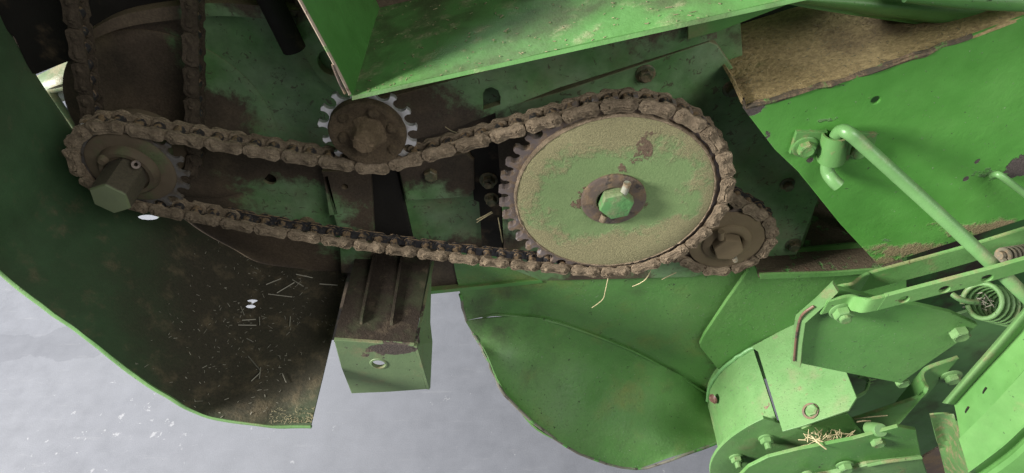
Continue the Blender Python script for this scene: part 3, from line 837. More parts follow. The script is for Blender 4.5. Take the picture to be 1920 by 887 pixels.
hx = hexshaft('hexagon_shaft', V((BC.x + 0.001, 0, BC.z + 0.002)), -0.020, 0.004, 0.0275, 0.30, coat('shaft_paint', (0.10, 0.25, 0.085), [L((0.20, 0.20, 0.11), -0.15, 55, w=0.35, max=0.7, up=0.5), L(RUST, -0.62, 55, w=0.08)], lump=0.9, lump_scale=130), big)
pin = tube('cross_pin', [V((BC.x + 0.013, -0.013, BC.z + 0.045)), V((BC.x + 0.010, -0.012, BC.z + 0.025))], 0.0058, coat('worn_pin', (0.34, 0.35, 0.28), [L(GREEN, -0.3, 70, w=0.15), L(DUST, -0.2, 60, w=0.3)], rough=0.5), big, n=14, sub=1)
tube('cross_pin', [V((BC.x - 0.014, -0.012, BC.z - 0.022)), V((BC.x - 0.018, -0.013, BC.z - 0.034))], 0.0052, M_MUD, big, n=12, sub=1)

# idler -------------------------------------------------------------
idl = thing('idler_sprocket', 'small sprocket with bright bare teeth and a mud covered hub pressing on the chain', 'sprocket', V((IC.x, 0.008, IC.z)))
toothed('toothed_ring', IC, 15, 0.0080, 0.0145, seat_phase(IC, main_pins, 15), M_STEEL, idl, tip=0.0058, seat=0.0100, tipw=0.0010)
M_CAKE = mud_mat('idler_cake', (0.095, 0.070, 0.045), (0.15, 0.11, 0.068), 1.3)
lathe('hub_cover', [(0.0, 0.003), (0.018, 0.0035), (0.030, 0.0045), (0.038, 0.0055), (0.046, 0.0085), (0.050, 0.0095), (0.0535, 0.0085), (0.0552, 0.005), (0.0555, -0.002)], V((IC.x, 0.0055, IC.z)), M_CAKE, idl, n=96, amp=0.003, ns=70)
lathe('hub_nut', [(0.0, 0.0315), (0.007, 0.032), (0.0125, 0.0305), (0.0165, 0.026), (0.0185, 0.015), (0.023, 0.006), (0.032, -0.001)], V((IC.x, 0.003, IC.z)), mud_mat('hub_cake', (0.165, 0.120, 0.074), (0.25, 0.185, 0.115), 1.6), idl, n=64, amp=0.0032, ns=170)
for k, (dx, dz) in enumerate(((-0.030, 0.029), (0.014, 0.036), (0.034, -0.028), (-0.035, -0.006), (0.038, 0.010))):
    lathe('rivet', [(0.0, 0.0035), (0.005, 0.003), (0.0075, 0.0005), (0.009, -0.002)], V((IC.x + dx, -0.0025, IC.z + dz)), M_CAKE, idl, n=20, amp=0.0022, ns=160)

# left drive wheel ---------------------------------------------------
lft = thing('drive_sprocket', 'dark dirty sprocket at left with a long hexagon shaft end sticking out', 'sprocket', V((LC.x, 0.008, LC.z)))
M_LEFT = coat('left_wheel_dirt', (0.105, 0.080, 0.052), [L((0.075, 0.105, 0.045), -0.25, 16, w=0.3, max=0.7), L(GRIME, -0.35, 12, w=0.4, max=0.7)], rough=0.75, lump=0.6, spec=0.2)
toothed('toothed_ring', LC, 18, 0.0080, 0.0125, seat_phase(LC, main_pins, 18), coat('dull_teeth', (0.13, 0.12, 0.11), [L((0.10, 0.075, 0.05), -0.1, 60, w=0.3, max=0.8)], rough=0.45, metal=0.4), lft, tip=0.0062, tipw=0.0008, seat=0.0100)
lathe('hub_disc', [(0.0, 0.002), (0.04, 0.002), (0.0605, 0.0015), (0.064, -0.0005), (0.065, -0.004)], V((LC.x, 0.0050, LC.z)), M_LEFT, lft, n=90, amp=0.001, ns=60)
lathe('hub_collar', [(0.0, 0.006), (0.030, 0.006), (0.032, 0.012), (0.038, 0.012), (0.042, 0.008), (0.044, 0.0), (0.0455, -0.001)], V((LC.x, 0.0035, LC.z)), M_LEFT, lft, n=64, amp=0.0008, ns=90)
hexshaft('hexagon_shaft', V((LC.x, 0, LC.z)), -0.066, 0.004, 0.0285, 0.33, coat('shaft_end', (0.145, 0.175, 0.085), [L((0.070, 0.055, 0.036), 0.75, 35, amp=0.8, w=0.35, max=0.95, blobs=[((LC.x, -0.068, LC.z), (0.09, 0.008, 0.09), -2.6)]), L(GRIME, -0.55, 60, w=0.15)], rough=0.7, lump=0.5), lft)
lathe('spring_pin', [(0.0028, 0.0), (0.0028, 0.008), (0.0062, 0.008), (0.0066, 0.0)], V((LC.x + 0.024, -0.012, LC.z + 0.022)), M_STEEL_D, lft, n=18, axis=(0.45, -0.6, 0.35))
lathe('grease_nut', [(0, 0.008), (0.005, 0.008), (0.0065, 0.005), (0.008, 0.0)], V((LC.x - 0.022, -0.008, LC.z + 0.028)), M_LEFT, lft, n=12, amp=0.001, ns=100)
rear = thing('rear_sprocket', 'dark wheel half hidden behind the left sprocket inside the hanging chain', 'sprocket', V((LC.x, 0.058, LC.z)))
lathe('wheel_disc', [(0.0, 0.0), (0.060, 0.0), (0.0625, -0.003), (0.0625, -0.012)], V((LC.x, 0.0590, LC.z)), M_LEFT, rear, n=48)
lathe('hub', [(0.0, 0.0), (0.04, 0.0), (0.042, -0.006), (0.042, -0.05)], V((LC.x, 0.014, LC.z)), M_LEFT, rear, n=40)

# small right wheel --------------------------------------------------
sml = thing('small_sprocket', 'small dust covered sprocket at lower right partly hidden by the big green wheel', 'sprocket', V((SC_.x, 0.055, SC_.z)))
M_SML = coat('small_wheel_dust', (0.165, 0.125, 0.075), [L((0.09, 0.115, 0.05), -0.4, 14, w=0.4, max=0.6)], rough=0.85, lump=0.4, lump_scale=250, spec=0.2)
toothed('toothed_ring', SC_, 18, 0.0540, 0.0660, seat_phase(SC_, right_pins, 18), M_STEEL_D, sml)
lathe('wheel_disc', [(0.0, 0.003), (0.056, 0.003), (0.0660, 0.002), (0.0685, -0.003)], V((SC_.x, 0.0500, SC_.z)), M_SML, sml, n=90, amp=0.0008, ns=60)
lathe('washer', [(0.0265, 0.0), (0.0265, 0.005), (0.030, 0.0075), (0.036, 0.0075), (0.0425, 0.004), (0.0435, 0.0)], V((SC_.x, 0.0478, SC_.z)), M_SML, sml, n=60, amp=0.0007, ns=80)
lathe('bore', [(0.0, 0.0005), (0.028, 0.0005)], V((SC_.x, 0.0472, SC_.z)), M_BLACK, sml, n=40)
hexshaft('hexagon_shaft', V((SC_.x, 0, SC_.z - 0.001)), 0.028, 0.055, 0.0275, 0.95, M_SML, sml)
tube('cross_pin', [V((SC_.x + 0.016, 0.034, SC_.z - 0.024)), V((SC_.x + 0.021, 0.034, SC_.z - 0.034))], 0.0045, coat('pin_dust', (0.36, 0.33, 0.25), [L(DUST, -0.1, 60, w=0.3)]), sml, n=12, sub=1)
tube('cross_pin', [V((SC_.x - 0.018, 0.034, SC_.z + 0.022)), V((SC_.x - 0.022, 0.034, SC_.z + 0.040))], 0.0055, M_SML, sml, n=12, sub=1)

# ------------------------------------------------------------------ right side panel with dusty ledge
sp = thing('side_panel', 'big smooth green side panel with dusty ledge on top at upper right', 'panel', at(1650, 300, 0.0))
M_SP = coat('panel_paint', (0.082, 0.285, 0.045), [dict(FILM, max=0.25), dict(GLINT_SPECK, lvl=-0.64), dict(PIT, lvl=-0.66), 
    L((0.25, 0.18, 0.105), -0.80, 30, w=0.25, gb=1.5, h=0.7, max=0.9, blobs=[B(1720, 470, 0, (0.13, 1, 0.035), 1.5), B(1850, 428, 0, (0.13, 1, 0.035), 1.5), B(1650, 490, 0, (0.07, 1, 0.03), 1.2)]),
    L((0.075, 0.06, 0.055), -0.95, 24, w=0.05, gb=0.7, h=-1.2, blobs=[B(1912, 315, 0, (0.045, 1, 0.05), 1.9), B(1412, 200, 0, (0.042, 1, 0.035), 1.75), B(1832, 303, 0, (0.008, 1, 0.012), 1.6), B(1811, 336, 0, (0.008, 1, 0.01), 1.6), B(1440, 250, 0, (0.02, 1, 0.03), 1.0), B(1519, 300, 0, (0.01, 1, 0.01), 1.6), B(1560, 160, 0, (0.2, 1, 0.006), 0.8)]),
    L((0.10, 0.20, 0.07), -1.0, 40, w=0.1, gb=0.6, h=1.3, blobs=[B(1850, 330, 0, (0.08, 1, 0.06), 1.0), B(1530, 225, 0, (0.12, 1, 0.02), 0.9), B(1660, 450, 0, (0.04, 1, 0.02), 1.0)]),
    ], rough=0.40, lump=0.35, lump_scale=120)
sf = [(1393, 203), (1440, 189), (1630, 136), (1850, 57), (2020, -5), (2020, 400), (1920, 412), (1649, 499), (1576, 421), (1497, 323), (1453, 281)]
plate('face_sheet', sf, 0.0, 0.004, M_SP, sp, holes=[(1642, 188, 0.0062)], bev=0.003)
M_LEDGE = coat('dusty_ledge', (0.045, 0.15, 0.03), [L((0.40, 0.300, 0.150), 0.8, 10, w=0.4, gb=1.6, gs=160, gv=0.5, h=0.6), L((0.15, 0.105, 0.065), -0.45, 9, w=0.4, gb=1.0), L((0.38, 0.28, 0.12), -0.62, 140, w=0.15)], rough=0.9, spec=0.15)
lpx = [(1393, 203), (1440, 188), (1535, 162), (1630, 135), (1740, 97), (1850, 56), (1990, 5)]
base = [at(x, y, 0.001) for x, y in lpx]
base = spline(base, 4)
base[0] = base[0] + V((-0.004, 0, 0.012)); 
sheet_grid('top_ledge', [[V((p.x, 0.001 + 0.21 * k / 10, p.z)) for p in base] for k in range(11)], 0.004, M_LEDGE, sp, dent=0.003, dscale=14)
crust = []
for k in range(4):
    crust.append([p + V((0, [0.002, -0.003, -0.004, -0.001][k], [0.003, 0.002, -0.001, -0.005][k])) for p in base[:20]])
sheet_grid('dirt_crust', crust, 0.003, coat('crust', (0.080, 0.066, 0.045), [L(DUST, -0.1, 60, w=0.3, gb=1.5), L(GREEN, -0.35, 30, w=0.15)], lump=1.2, lump_scale=160, rough=0.9), sp, dent=0.004, dscale=60, out=V((0, 1, 0)))

# rolled beam over the ledge
bmn = thing('rolled_beam', 'smooth green rounded beam lying above the dusty ledge in the top corner', 'beam', at(1700, 20, 0.1))
patch('beam_skin', [[(1455, -60, 0.10), (1560, -60, 0.10), (1700, -60, 0.10), (1830, -60, 0.10), (2000, -60, 0.10)],
                    [(1462, -12, 0.055), (1570, -8, 0.05), (1710, 2, 0.045), (1840, 8, 0.045), (2000, 2, 0.045)],
                    [(1470, -2, 0.05), (1565, 9, 0.045), (1705, 24, 0.04), (1840, 33, 0.04), (2000, 28, 0.04)],
                    [(1480, 2, 0.07), (1562, 17, 0.065), (1702, 38, 0.06), (1845, 52, 0.06), (2000, 46, 0.06)],
                    [(1485, -6, 0.12), (1565, 8, 0.12), (1702, 26, 0.12), (1845, 40, 0.12), (2000, 34, 0.12)]], 6, 8, 0.004, M_PAINT, bmn, dent=0.0008, dscale=12)
tube('edge_pipe', [at(1700, -14, 0.02), at(1800, -3, 0.01), at(1900, 2, 0.0), at(2000, 4, 0.0)], 0.012, M_PAINT, bmn, n=14, sub=4)

# clip plate and latch rod
clip = thing('rod_clip', 'green bolted clip plate holding the bent end of the latch rod', 'clip', at(1562, 270, -0.004))
CY = -0.0062
plate('clip_plate', [(1494, 248), (1552, 248), (1556, 288), (1481, 289)], CY, 0.006, M_BOLT, clip, bev=0.001)
plate('clip_plate', [(1578, 250), (1646, 251), (1636, 288), (1574, 289)], CY, 0.006, M_BOLT, clip, bev=0.001)
t0, t1 = at(1570, 250, -0.012), at(1559, 300, -0.012)
ax = (t1 - t0).normalized(); sd = ax.cross(V((0, 1, 0))).normalized()
if sd.x < 0: sd = -sd
rows = []
for k in range(17):
    a = math.pi * (-0.12 + 1.24 * k / 16)
    o_ = sd * (-math.cos(a) * 0.0195) + V((0, -math.sin(a) * 0.0195, 0)) + V((0, 0.002, 0))
    rows.append([t0 + o_, t0.lerp(t1, 0.33) + o_, t0.lerp(t1, 0.67) + o_, t1 + o_])
sheet_grid('clip_sleeve', rows, 0.003, M_BOLT, clip)
bolt(at(1509, 275, CY), M_BOLT, clip, s=0.0125, h=0.010, flange=1.45, rot=0.5)
bolt(at(1606, 279, CY), M_BOLT, clip, s=0.0125, h=0.010, flange=1.45, rot=0.2)
RODM = coat('rod_paint', (0.130, 0.28, 0.095), [L((0.30, 0.20, 0.14), -0.35, 10, w=0.3, up=0.25, max=0.55), L((0.22, 0.12, 0.10), -0.52, 22, w=0.06, gb=0.4)], lump=0.12, lump_scale=160, rough=0.36)
rod = tube('latch_rod', [at(1573, 348, -0.034), at(1562, 338, -0.028), at(1552, 322, -0.017), at(1553, 302, -0.0125), at(1561, 275, -0.0125), at(1569, 255, -0.0135), at(1578, 246, -0.020), at(1592, 250, -0.031), at(1625, 278, -0.040), at(1760, 401, -0.085), at(1850, 486, -0.120), at(1935, 567, -0.152), at(2010, 640, -0.18)], 0.0097, RODM, None, n=18, sub=6)
tag(rod, 'long light green bent rod running from the clip plate across both straps', 'rod')
hook = tube('small_rod', [at(1862, 330, -0.004), at(1869, 327, -0.014), at(1880, 332, -0.020), at(1925, 366, -0.032), at(1990, 415, -0.05)], 0.0052, RODM, None, n=12, sub=5)
tag(hook, 'thin light green rod end sticking out beside the bare patch on the big panel', 'rod')

# ------------------------------------------------------------------ lower pan
pan = thing('lower_pan', 'dented green sheet pan bulging down to a ragged edge below the big wheel', 'pan', at(1130, 700, 0.05))
M_PAN = coat('pan_paint', (0.090, 0.245, 0.055), [FILM, GLINT_SPECK, PIT, 
    L((0.21, 0.21, 0.060), -0.55, 9, w=0.5, max=0.72, blobs=[((at(1240, 745, -0.03)), (0.13, 0.2, 0.08), 1.2), ((at(1010, 520, 0.11)), (0.2, 0.2, 0.05), 0.55)]),  # yellow dust, with the lit patch painted into it
    L((0.055, 0.060, 0.035), -0.60, 10, w=0.5, max=0.8, blobs=[((at(905, 590, 0.08)), (0.10, 0.2, 0.12), 1.15)]),  # shade at the left end put into the colour
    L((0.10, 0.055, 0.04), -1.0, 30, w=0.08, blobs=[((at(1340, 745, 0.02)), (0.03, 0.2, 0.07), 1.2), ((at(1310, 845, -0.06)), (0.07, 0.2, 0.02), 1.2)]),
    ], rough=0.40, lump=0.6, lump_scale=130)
PB = 0.118
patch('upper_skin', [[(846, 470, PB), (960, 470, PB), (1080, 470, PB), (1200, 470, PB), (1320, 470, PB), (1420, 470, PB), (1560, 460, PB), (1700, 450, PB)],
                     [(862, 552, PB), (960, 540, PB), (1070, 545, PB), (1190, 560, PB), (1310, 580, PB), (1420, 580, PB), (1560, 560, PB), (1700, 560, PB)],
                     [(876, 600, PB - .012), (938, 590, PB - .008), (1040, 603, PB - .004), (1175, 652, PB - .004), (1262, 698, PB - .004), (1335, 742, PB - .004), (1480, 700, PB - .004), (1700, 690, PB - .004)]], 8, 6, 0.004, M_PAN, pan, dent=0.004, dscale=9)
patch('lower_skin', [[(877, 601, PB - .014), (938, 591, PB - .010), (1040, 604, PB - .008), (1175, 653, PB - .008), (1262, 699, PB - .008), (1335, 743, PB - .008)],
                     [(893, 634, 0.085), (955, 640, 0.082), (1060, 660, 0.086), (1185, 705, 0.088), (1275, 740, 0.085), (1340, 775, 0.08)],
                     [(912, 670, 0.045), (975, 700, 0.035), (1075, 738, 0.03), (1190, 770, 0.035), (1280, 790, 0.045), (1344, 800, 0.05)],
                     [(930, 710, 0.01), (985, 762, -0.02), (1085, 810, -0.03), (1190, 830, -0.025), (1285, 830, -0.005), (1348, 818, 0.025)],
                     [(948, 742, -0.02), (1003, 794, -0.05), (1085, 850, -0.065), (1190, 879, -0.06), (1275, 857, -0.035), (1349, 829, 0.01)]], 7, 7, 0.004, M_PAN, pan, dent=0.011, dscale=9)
# hammered rim of the pan
ro = [at(862, 552, PB), at(876, 602, PB - .012), at(893, 634, 0.085), at(912, 670, 0.045), at(930, 710, 0.01), at(948, 742, -0.02), at(1003, 794, -0.05), at(1085, 850, -0.065), at(1190, 879, -0.06), at(1275, 857, -0.035), at(1349, 829, 0.01)]
tube('ragged_rim', [p + V((random.uniform(-.002, .002), 0.001, random.uniform(-.002, .002) - 0.001)) for p in spline(ro, 4)], 0.0034, coat('rim_steel', (0.16, 0.15, 0.12), [L(GREEN, -0.2, 30, w=0.15), L((0.05, 0.04, 0.03), -0.3, 40, w=0.2)]), pan, n=8, sub=1)
# weld seam along the crease
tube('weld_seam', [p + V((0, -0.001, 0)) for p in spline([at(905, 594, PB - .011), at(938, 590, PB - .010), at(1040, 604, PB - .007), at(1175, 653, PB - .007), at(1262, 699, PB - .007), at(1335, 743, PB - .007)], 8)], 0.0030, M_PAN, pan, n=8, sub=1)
plate('overlap_plate', [(1411, 497), (1362, 566), (1320, 629), (1312, 646), (1314, 652), (1346, 692), (1420, 700), (1700, 690), (1700, 520), (1440, 512)], 0.100, 0.008, coat('lumpy_paint', (0.088, 0.262, 0.053), [FILM, GLINT_SPECK, PIT, L((0.12, 0.22, 0.07), -0.75, 45, w=0.1, h=1.2)], lump=0.8, lump_scale=105), pan, bev=0.0015)

# ------------------------------------------------------------------ auger tube with flange ring
TC = V((0.729, 0, 0.933)); TR = 0.2435
aug = thing('auger_tube', 'light green round auger housing with a bolted ring flange at the lower right', 'housing', V((TC.x, 0.0, TC.z)))
M_AUG = coat('tube_paint', (0.125, 0.29, 0.088), [dict(FILM, max=0.5), GLINT_SPECK, PIT, L((0.24, 0.15, 0.12), -1.0, 30, w=0.2, max=0.75, gb=0.5, blobs=[(tuple(at(1418, 664, 0.05)), (0.02, 0.1, 0.02), 1.3), (tuple(at(1583, 712, -0.03)), (0.04, 0.15, 0.05), 0.95), (tuple(at(1447, 640, 0.08)), (0.05, 0.1, 0.03), 0.9), (tuple(at(1450, 800, -0.07)), (0.05, 0.1, 0.03), 0.95), (tuple(at(1440, 770, -0.04)), (0.015, 0.1, 0.015), 1.1), (tuple(at(1400, 720, 0.02)), (0.012, 0.1, 0.02), 1.1), (tuple(at(1395, 860, -0.09)), (0.05, 0.05, 0.05), 0.9)]), L((0.27, 0.19, 0.13), -0.45, 9, w=0.35, max=0.45, gb=0.4), L((0.20, 0.10, 0.085), -0.62, 20, w=0.06, gb=0.5, h=-0.3), L(DUST, -0.8, 50, w=0.2, up=0.3, max=0.6)], rough=0.45, lump=0.35)
def tpt(a, r, Y): return V((TC.x + r * math.cos(a), Y, TC.z + r * math.sin(a)))
def skin(name, a0, a1, r, Y0, Y1, th, mat, na=28, ny=8, dent=0.001, Y0b=None):
    rows = []
    for k in range(ny + 1):
        f = k / ny
        rows.append([tpt(math.radians(a0 + (a1 - a0) * j / na), r, (Y0 + ((Y0b if Y0b is not None else Y0) - Y0) * j / na) * (1 - f) + Y1 * f) for j in range(na + 1)])
    return sheet_grid(name, rows, th, mat, aug, dent=dent, dscale=8)
def ang(x, y, Y):
    p = at(x, y, Y); return math.degrees(math.atan2(p.z - TC.z, p.x - TC.x))
aS = ang(1443, 735, 0.02)
# front tapered cover sheet beyond the slit
def on_cyl(x, y, r):
    d = _F * FPX + V((1, 0, 0)) * (x - 960) + _U * (443.5 - y)
    ox, oz = _C.x - TC.x, _C.z - TC.z
    a = d.x ** 2 + d.z ** 2; b = 2 * (ox * d.x + oz * d.z); c = ox * ox + oz * oz - r * r
    q = b * b - 4 * a * c
    if q < 0: return None
    return _C + d * ((-b - math.sqrt(q)) / (2 * a))
sl0 = on_cyl(1443, 735, TR); aS = math.degrees(math.atan2(sl0.z - TC.z, sl0.x - TC.x)); print('SLIT', aS, sl0, on_cyl(1419, 660, TR), on_cyl(1467, 809, TR))
skin('tube_skin', 235, aS + 1.2, TR, -0.088, 0.112, 0.004, M_AUG, na=40)
sl0 = tpt(math.radians(aS), TR + 0.008, 0.0)
cn = V((math.cos(math.radians(aS - 2)), 0, math.sin(math.radians(aS - 2))))
cpx = [(1408, 650), (1421, 659), (1467, 809), (1500, 800), (1591, 769), (1606, 745), (1588, 700), (1575, 640), (1490, 606)]
plate3('cover_sheet', [at_plane(x, y, sl0, cn) for x, y in cpx], -cn * 0.004, M_AUG, aug, bev=0.001)
# white weld bead where the tube meets the wall
wb = [tpt(math.radians(195 - 115 * k / 40), TR + 0.002, 0.094) + V((random.uniform(-1, 1), random.uniform(-1, 1), random.uniform(-1, 1))) * 0.0012 for k in range(41)]
tube('weld_bead', wb, 0.0042, coat('bead_paint', (0.16, 0.36, 0.13), [], lump=0.8, lump_scale=200), aug, n=8, sub=1)
# ring flange, facing the camera
bm = bmesh.new()
N_ = 60; ra, rb_ = 0.09, 0.279
aE = ang(1474, 808, -0.09)
fo = [tpt(math.radians(230 + (aE - 230) * k / N_), rb_, -0.09) for k in range(N_ + 1)]
fi = [at(1620, 842, -0.09), at(1600, 960, -0.09)] + [tpt(math.radians(150 + 80 * k / 12), ra, -0.09) for k in range(13)]
prism_bm(bm, fo + fi, V((0, 0.007, 0)), (), 0.001)
finish('flange_ring', bm, M_AUG, aug)
for x, y in ((1436, 822), (1381, 858)):
    bolt(at(x, y, -0.091), M_EDGE, aug, s=0.0135, h=0.010, flange=1.2, rot=0.2, stud=0.012, studr=0.55)
bc_ = at_plane(1524, 770, sl0, cn); nrm = cn
bolt(bc_, M_EDGE, aug, s=0.0120, h=0.008, axis=nrm, flange=0, rot=0.4)
lathe('slot_ring', [(0.012, 0.0), (0.012, 0.0012), (0.0165, 0.0012), (0.0165, 0.0)], bc_ + nrm * 0.0005 + V((-0.004, 0, -0.002)), M_STEEL_D, aug, n=24, axis=nrm)
# rust spot at the pan joint
lathe('rust_plug', [(0, 0.003), (0.009, 0.003), (0.012, 0.0)], at(1337, 748, 0.045), coat('plug_rust', (0.13, 0.06, 0.05), [L(DUST, -0.3, 50, w=0.3)]), aug, n=16, axis=(-0.8, -0.5, 0.2), amp=0.002, ns=120)

# lower flange bracket (near plate with bolts and spacer)
brk = thing('flange_bracket', 'green bolted bracket plate with spacer and straw caught behind its top edge', 'bracket', at(1560, 850, -0.13))
BY = -0.135
plate('front_plate', [(1380, 900), (1404, 876), (1440, 858), (1496, 844), (1600, 824), (1684, 801), (1718, 807), (1729, 861), (1624, 872), (1560, 900), (1520, 930), (1380, 960)], BY, 0.007, M_PAINT, brk, bev=0.0015)
plate('rear_plate', [(1476, 815), (1562, 782), (1589, 777), (1620, 812), (1600, 850), (1480, 870)], -0.088, 0.006, M_PAINT, brk)
plate('lower_plate', [(1480, 905), (1560, 890), (1626, 873), (1730, 862), (1745, 905), (1760, 960), (1460, 960)], BY - 0.010, 0.010, M_EDGE, brk, bev=0.002)
tube('weld_seam', [at(1626, 873, BY - 0.011), at(1660, 866, BY - 0.011), at(1700, 861, BY - 0.011), at(1728, 858, BY - 0.011)], 0.004, M_EDGE, brk, n=8, sub=3)
bolt(at(1645, 827, BY), M_EDGE, brk, s=0.0135, h=0.011, flange=0, rot=0.4)
bolt(at(1584, 872, BY - 0.004), M_EDGE, brk, s=0.0145, h=0.011, flange=1.25, rot=0.1)
bolt(at(1514, 888, BY - 0.010), M_EDGE, brk, s=0.0115, h=0.010, flange=1.1, rot=0.1)
lathe('spacer', [(0.0, 0.03), (0.0125, 0.03), (0.0138, 0.028), (0.0138, -0.01)], at(1636, 804, -0.115), M_EDGE, brk, n=24, axis=(0, -0.55, 0.85))

# ------------------------------------------------------------------ pivot plate, straps, spring
piv = thing('pivot_plate', 'dark green many sided pivot plate with peeling left edge below the holed strap', 'plate', at(1640, 640, -0.10))
PVY = -0.10
M_PIV = coat('pivot_paint', (0.100, 0.280, 0.064), [FILM, GLINT_SPECK, PIT, L((0.08, 0.19, 0.06), -0.60, 110, w=0.12, h=1.4, gb=0.8), L(RUST, -0.95, 30, w=0.05, blobs=[B(1552, 575, PVY, (0.02, 0.3, 0.03), 1.3)])], rough=0.42, lump=0.3, lump_scale=220)
plate('plate_face', [(1497, 681), (1505, 597), (1566, 540), (1640, 560), (1722, 573), (1784, 587), (1834, 610), (1799, 641), (1743, 680), (1689, 719), (1600, 702)], PVY, 0.008, M_PIV, piv, bev=0.002)
# turned over rim at the left and top-left
ri = [at(1497, 681, PVY), at(1500, 640, PVY), at(1506, 597, PVY), at(1536, 570, PVY), at(1567, 539, PVY)]
rows = []
for k in range(5):
    rows.append([p + V((-0.0150 * k / 4 * (1.0 if i < 3 else 0.7), -0.010 + 0.002 * k, 0.003 * k / 4 + (0.0095 * k / 4 if i >= 3 else 0))) for i, p in enumerate(ri)])
sheet_grid('turned_rim', rows, 0.008, M_EDGE, piv, out=V((0.3, 1, 0)), smooth=False)
tube('rust_seam', [at(1489, 676, PVY - 0.006), at(1494, 625, PVY - 0.006), at(1503, 592, PVY - 0.006), at(1526, 574, PVY - 0.006)], 0.0022, coat('seam_rust', (0.15, 0.085, 0.055), [L((0.05, 0.04, 0.03), -0.2, 40, w=0.2)]), piv, n=8, sub=4)
bolt(at(1797, 622, PVY), M_EDGE, piv, s=0.0155, h=0.014, flange=0, rot=0.25)
bolt(at(1692, 716, PVY + 0.010), M_EDGE, piv, s=0.013, h=0.008, flange=0.0, rot=0.25)

def strap(name, label, top, bot_h, mat, th=0.006, holes=()):
    """flat bar on edge: (px, py, Y) along its upper front edge, height in metres"""
    root = thing(name, label, 'strap', at(*top[len(top) // 2]))
    P = spline([at(*p) for p in top], 6)
    bm = bmesh.new()
    def ring(p, n):
        q = [p, p + n * th, p + n * th + V((0, 0, -bot_h)), p + V((0, 0, -bot_h))]
        return [bm.verts.new(v) for v in q]
    R_ = []
    for i, p in enumerate(P):
        t = P[min(i + 1, len(P) - 1)] - P[max(i - 1, 0)]; t.z = 0; t.normalize()
        n = V((-t.y, t.x, 0)); n = n if n.y > 0 else -n
        R_.append(ring(p, n))
    for A, Bq in zip(R_, R_[1:]):
        for k in range(4): bm.faces.new((A[k], A[(k + 1) % 4], Bq[(k + 1) % 4], Bq[k]))
    bm.faces.new(R_[0]); bm.faces.new(R_[-1][::-1])
    bmesh.ops.recalc_face_normals(bm, faces=bm.faces[:])
    ed = [e for e in bm.edges if len(e.link_faces) == 2 and e.calc_face_angle(0) > 1.2]
    bmesh.ops.bevel(bm, geom=ed, offset=0.001, segments=2, affect='EDGES')
    finish('flat_bar', bm, mat, root, smooth=True, sharp=30)
    return root
M_STRAP = coat('strap_paint', (0.105, 0.275, 0.070), [dict(FILM, max=0.5), PIT, L(DUST, -0.5, 30, w=0.3, up=0.45, max=0.55), L(RUST, -0.68, 30, w=0.06)], rough=0.42, lump=0.3)
s1 = strap('holed_strap', 'front green flat strap with three round holes bolted to the pivot plate',
      [(1552, 566, -0.112), (1578, 559, -0.112), (1600, 556, -0.114), (1618, 558, -0.130), (1634, 561, -0.140), (1662, 556, -0.142)], 0.034, M_STRAP)
ts = [at(1661, 556, -0.1422), at(1854, 506, -0.1422), at(1990, 467, -0.1422)]
plate3('holed_bar', ts + [p + V((0, 0, -0.034)) for p in ts[::-1]], (0, 0.006, 0), M_STRAP, s1, holes=[circ_pts(at(x, y, -0.1422), 0.0078, 20) for x, y in ((1695, 562), (1771, 543), (1851, 522))])
bolt(at(1578, 583, -0.112), M_EDGE, s1, s=0.0150, h=0.012, flange=1.3, rot=0.35, stud=0.006, studr=0.6)
s2 = strap('rear_strap', 'rear green flat strap without holes, running up behind the holed strap',
      [(1566, 541, -0.085), (1584, 536, -0.085), (1602, 533, -0.085), (1616, 522, -0.065), (1630, 514, -0.055), (1652, 507, -0.052), (1806, 465, -0.052), (1920, 430, -0.052), (2000, 405, -0.052)], 0.050, M_STRAP)

spr = thing('coil_spring', 'thick green coil spring with straw caught inside at right below the holed strap', 'spring', at(1870, 570, -0.03))
c0 = at(1838, 563, -0.085); axd = (at(1930, 588, -0.070) - c0).normalized()
a_, x_, y_ = frame(axd)
hel = []
for k in range(0, 9 * 20 + 1):
    th = 2 * math.pi * k / 20 + 2.0
    hel.append(c0 + a_ * (0.0138 * k / 20) + (x_ * math.cos(th) + y_ * math.sin(th)) * 0.0285)
tube('coil', hel, 0.0040, M_EDGE, spr, n=10, sub=1)
tube('end_hook', [at(1786, 552, -0.09), at(1798, 560, -0.10), at(1815, 565, -0.105), at(1832, 566, -0.105)], 0.0045, M_EDGE, spr, n=10, sub=5)
# dusty threaded rod end
thr = thing('dusty_spring', 'small tight dusty brown spring end between the two straps at the right edge', 'spring', at(1895, 478, -0.09))
c1, c2 = at(1876, 479, -0.085), at(1990, 462, -0.06); ax2 = (c2 - c1).normalized(); a_, x_, y_ = frame(ax2)
hel = [c1 + a_ * (0.0082 * k / 14) + (x_ * math.cos(2 * math.pi * k / 14) + y_ * math.sin(2 * math.pi * k / 14)) * 0.0092 for k in range(14 * 14)]
M_THR = coat('dusty_spring_steel', (0.13, 0.115, 0.08), [L(DUST, -0.3, 60, w=0.3), L((0.10, 0.16, 0.07), -0.3, 30, w=0.2)], rough=0.8)
tube('coil', hel, 0.0032, M_THR, thr, n=8, sub=1)
tube('core_rod', [c1 - a_ * 0.002, c2], 0.0062, M_THR, thr, n=12, sub=1)

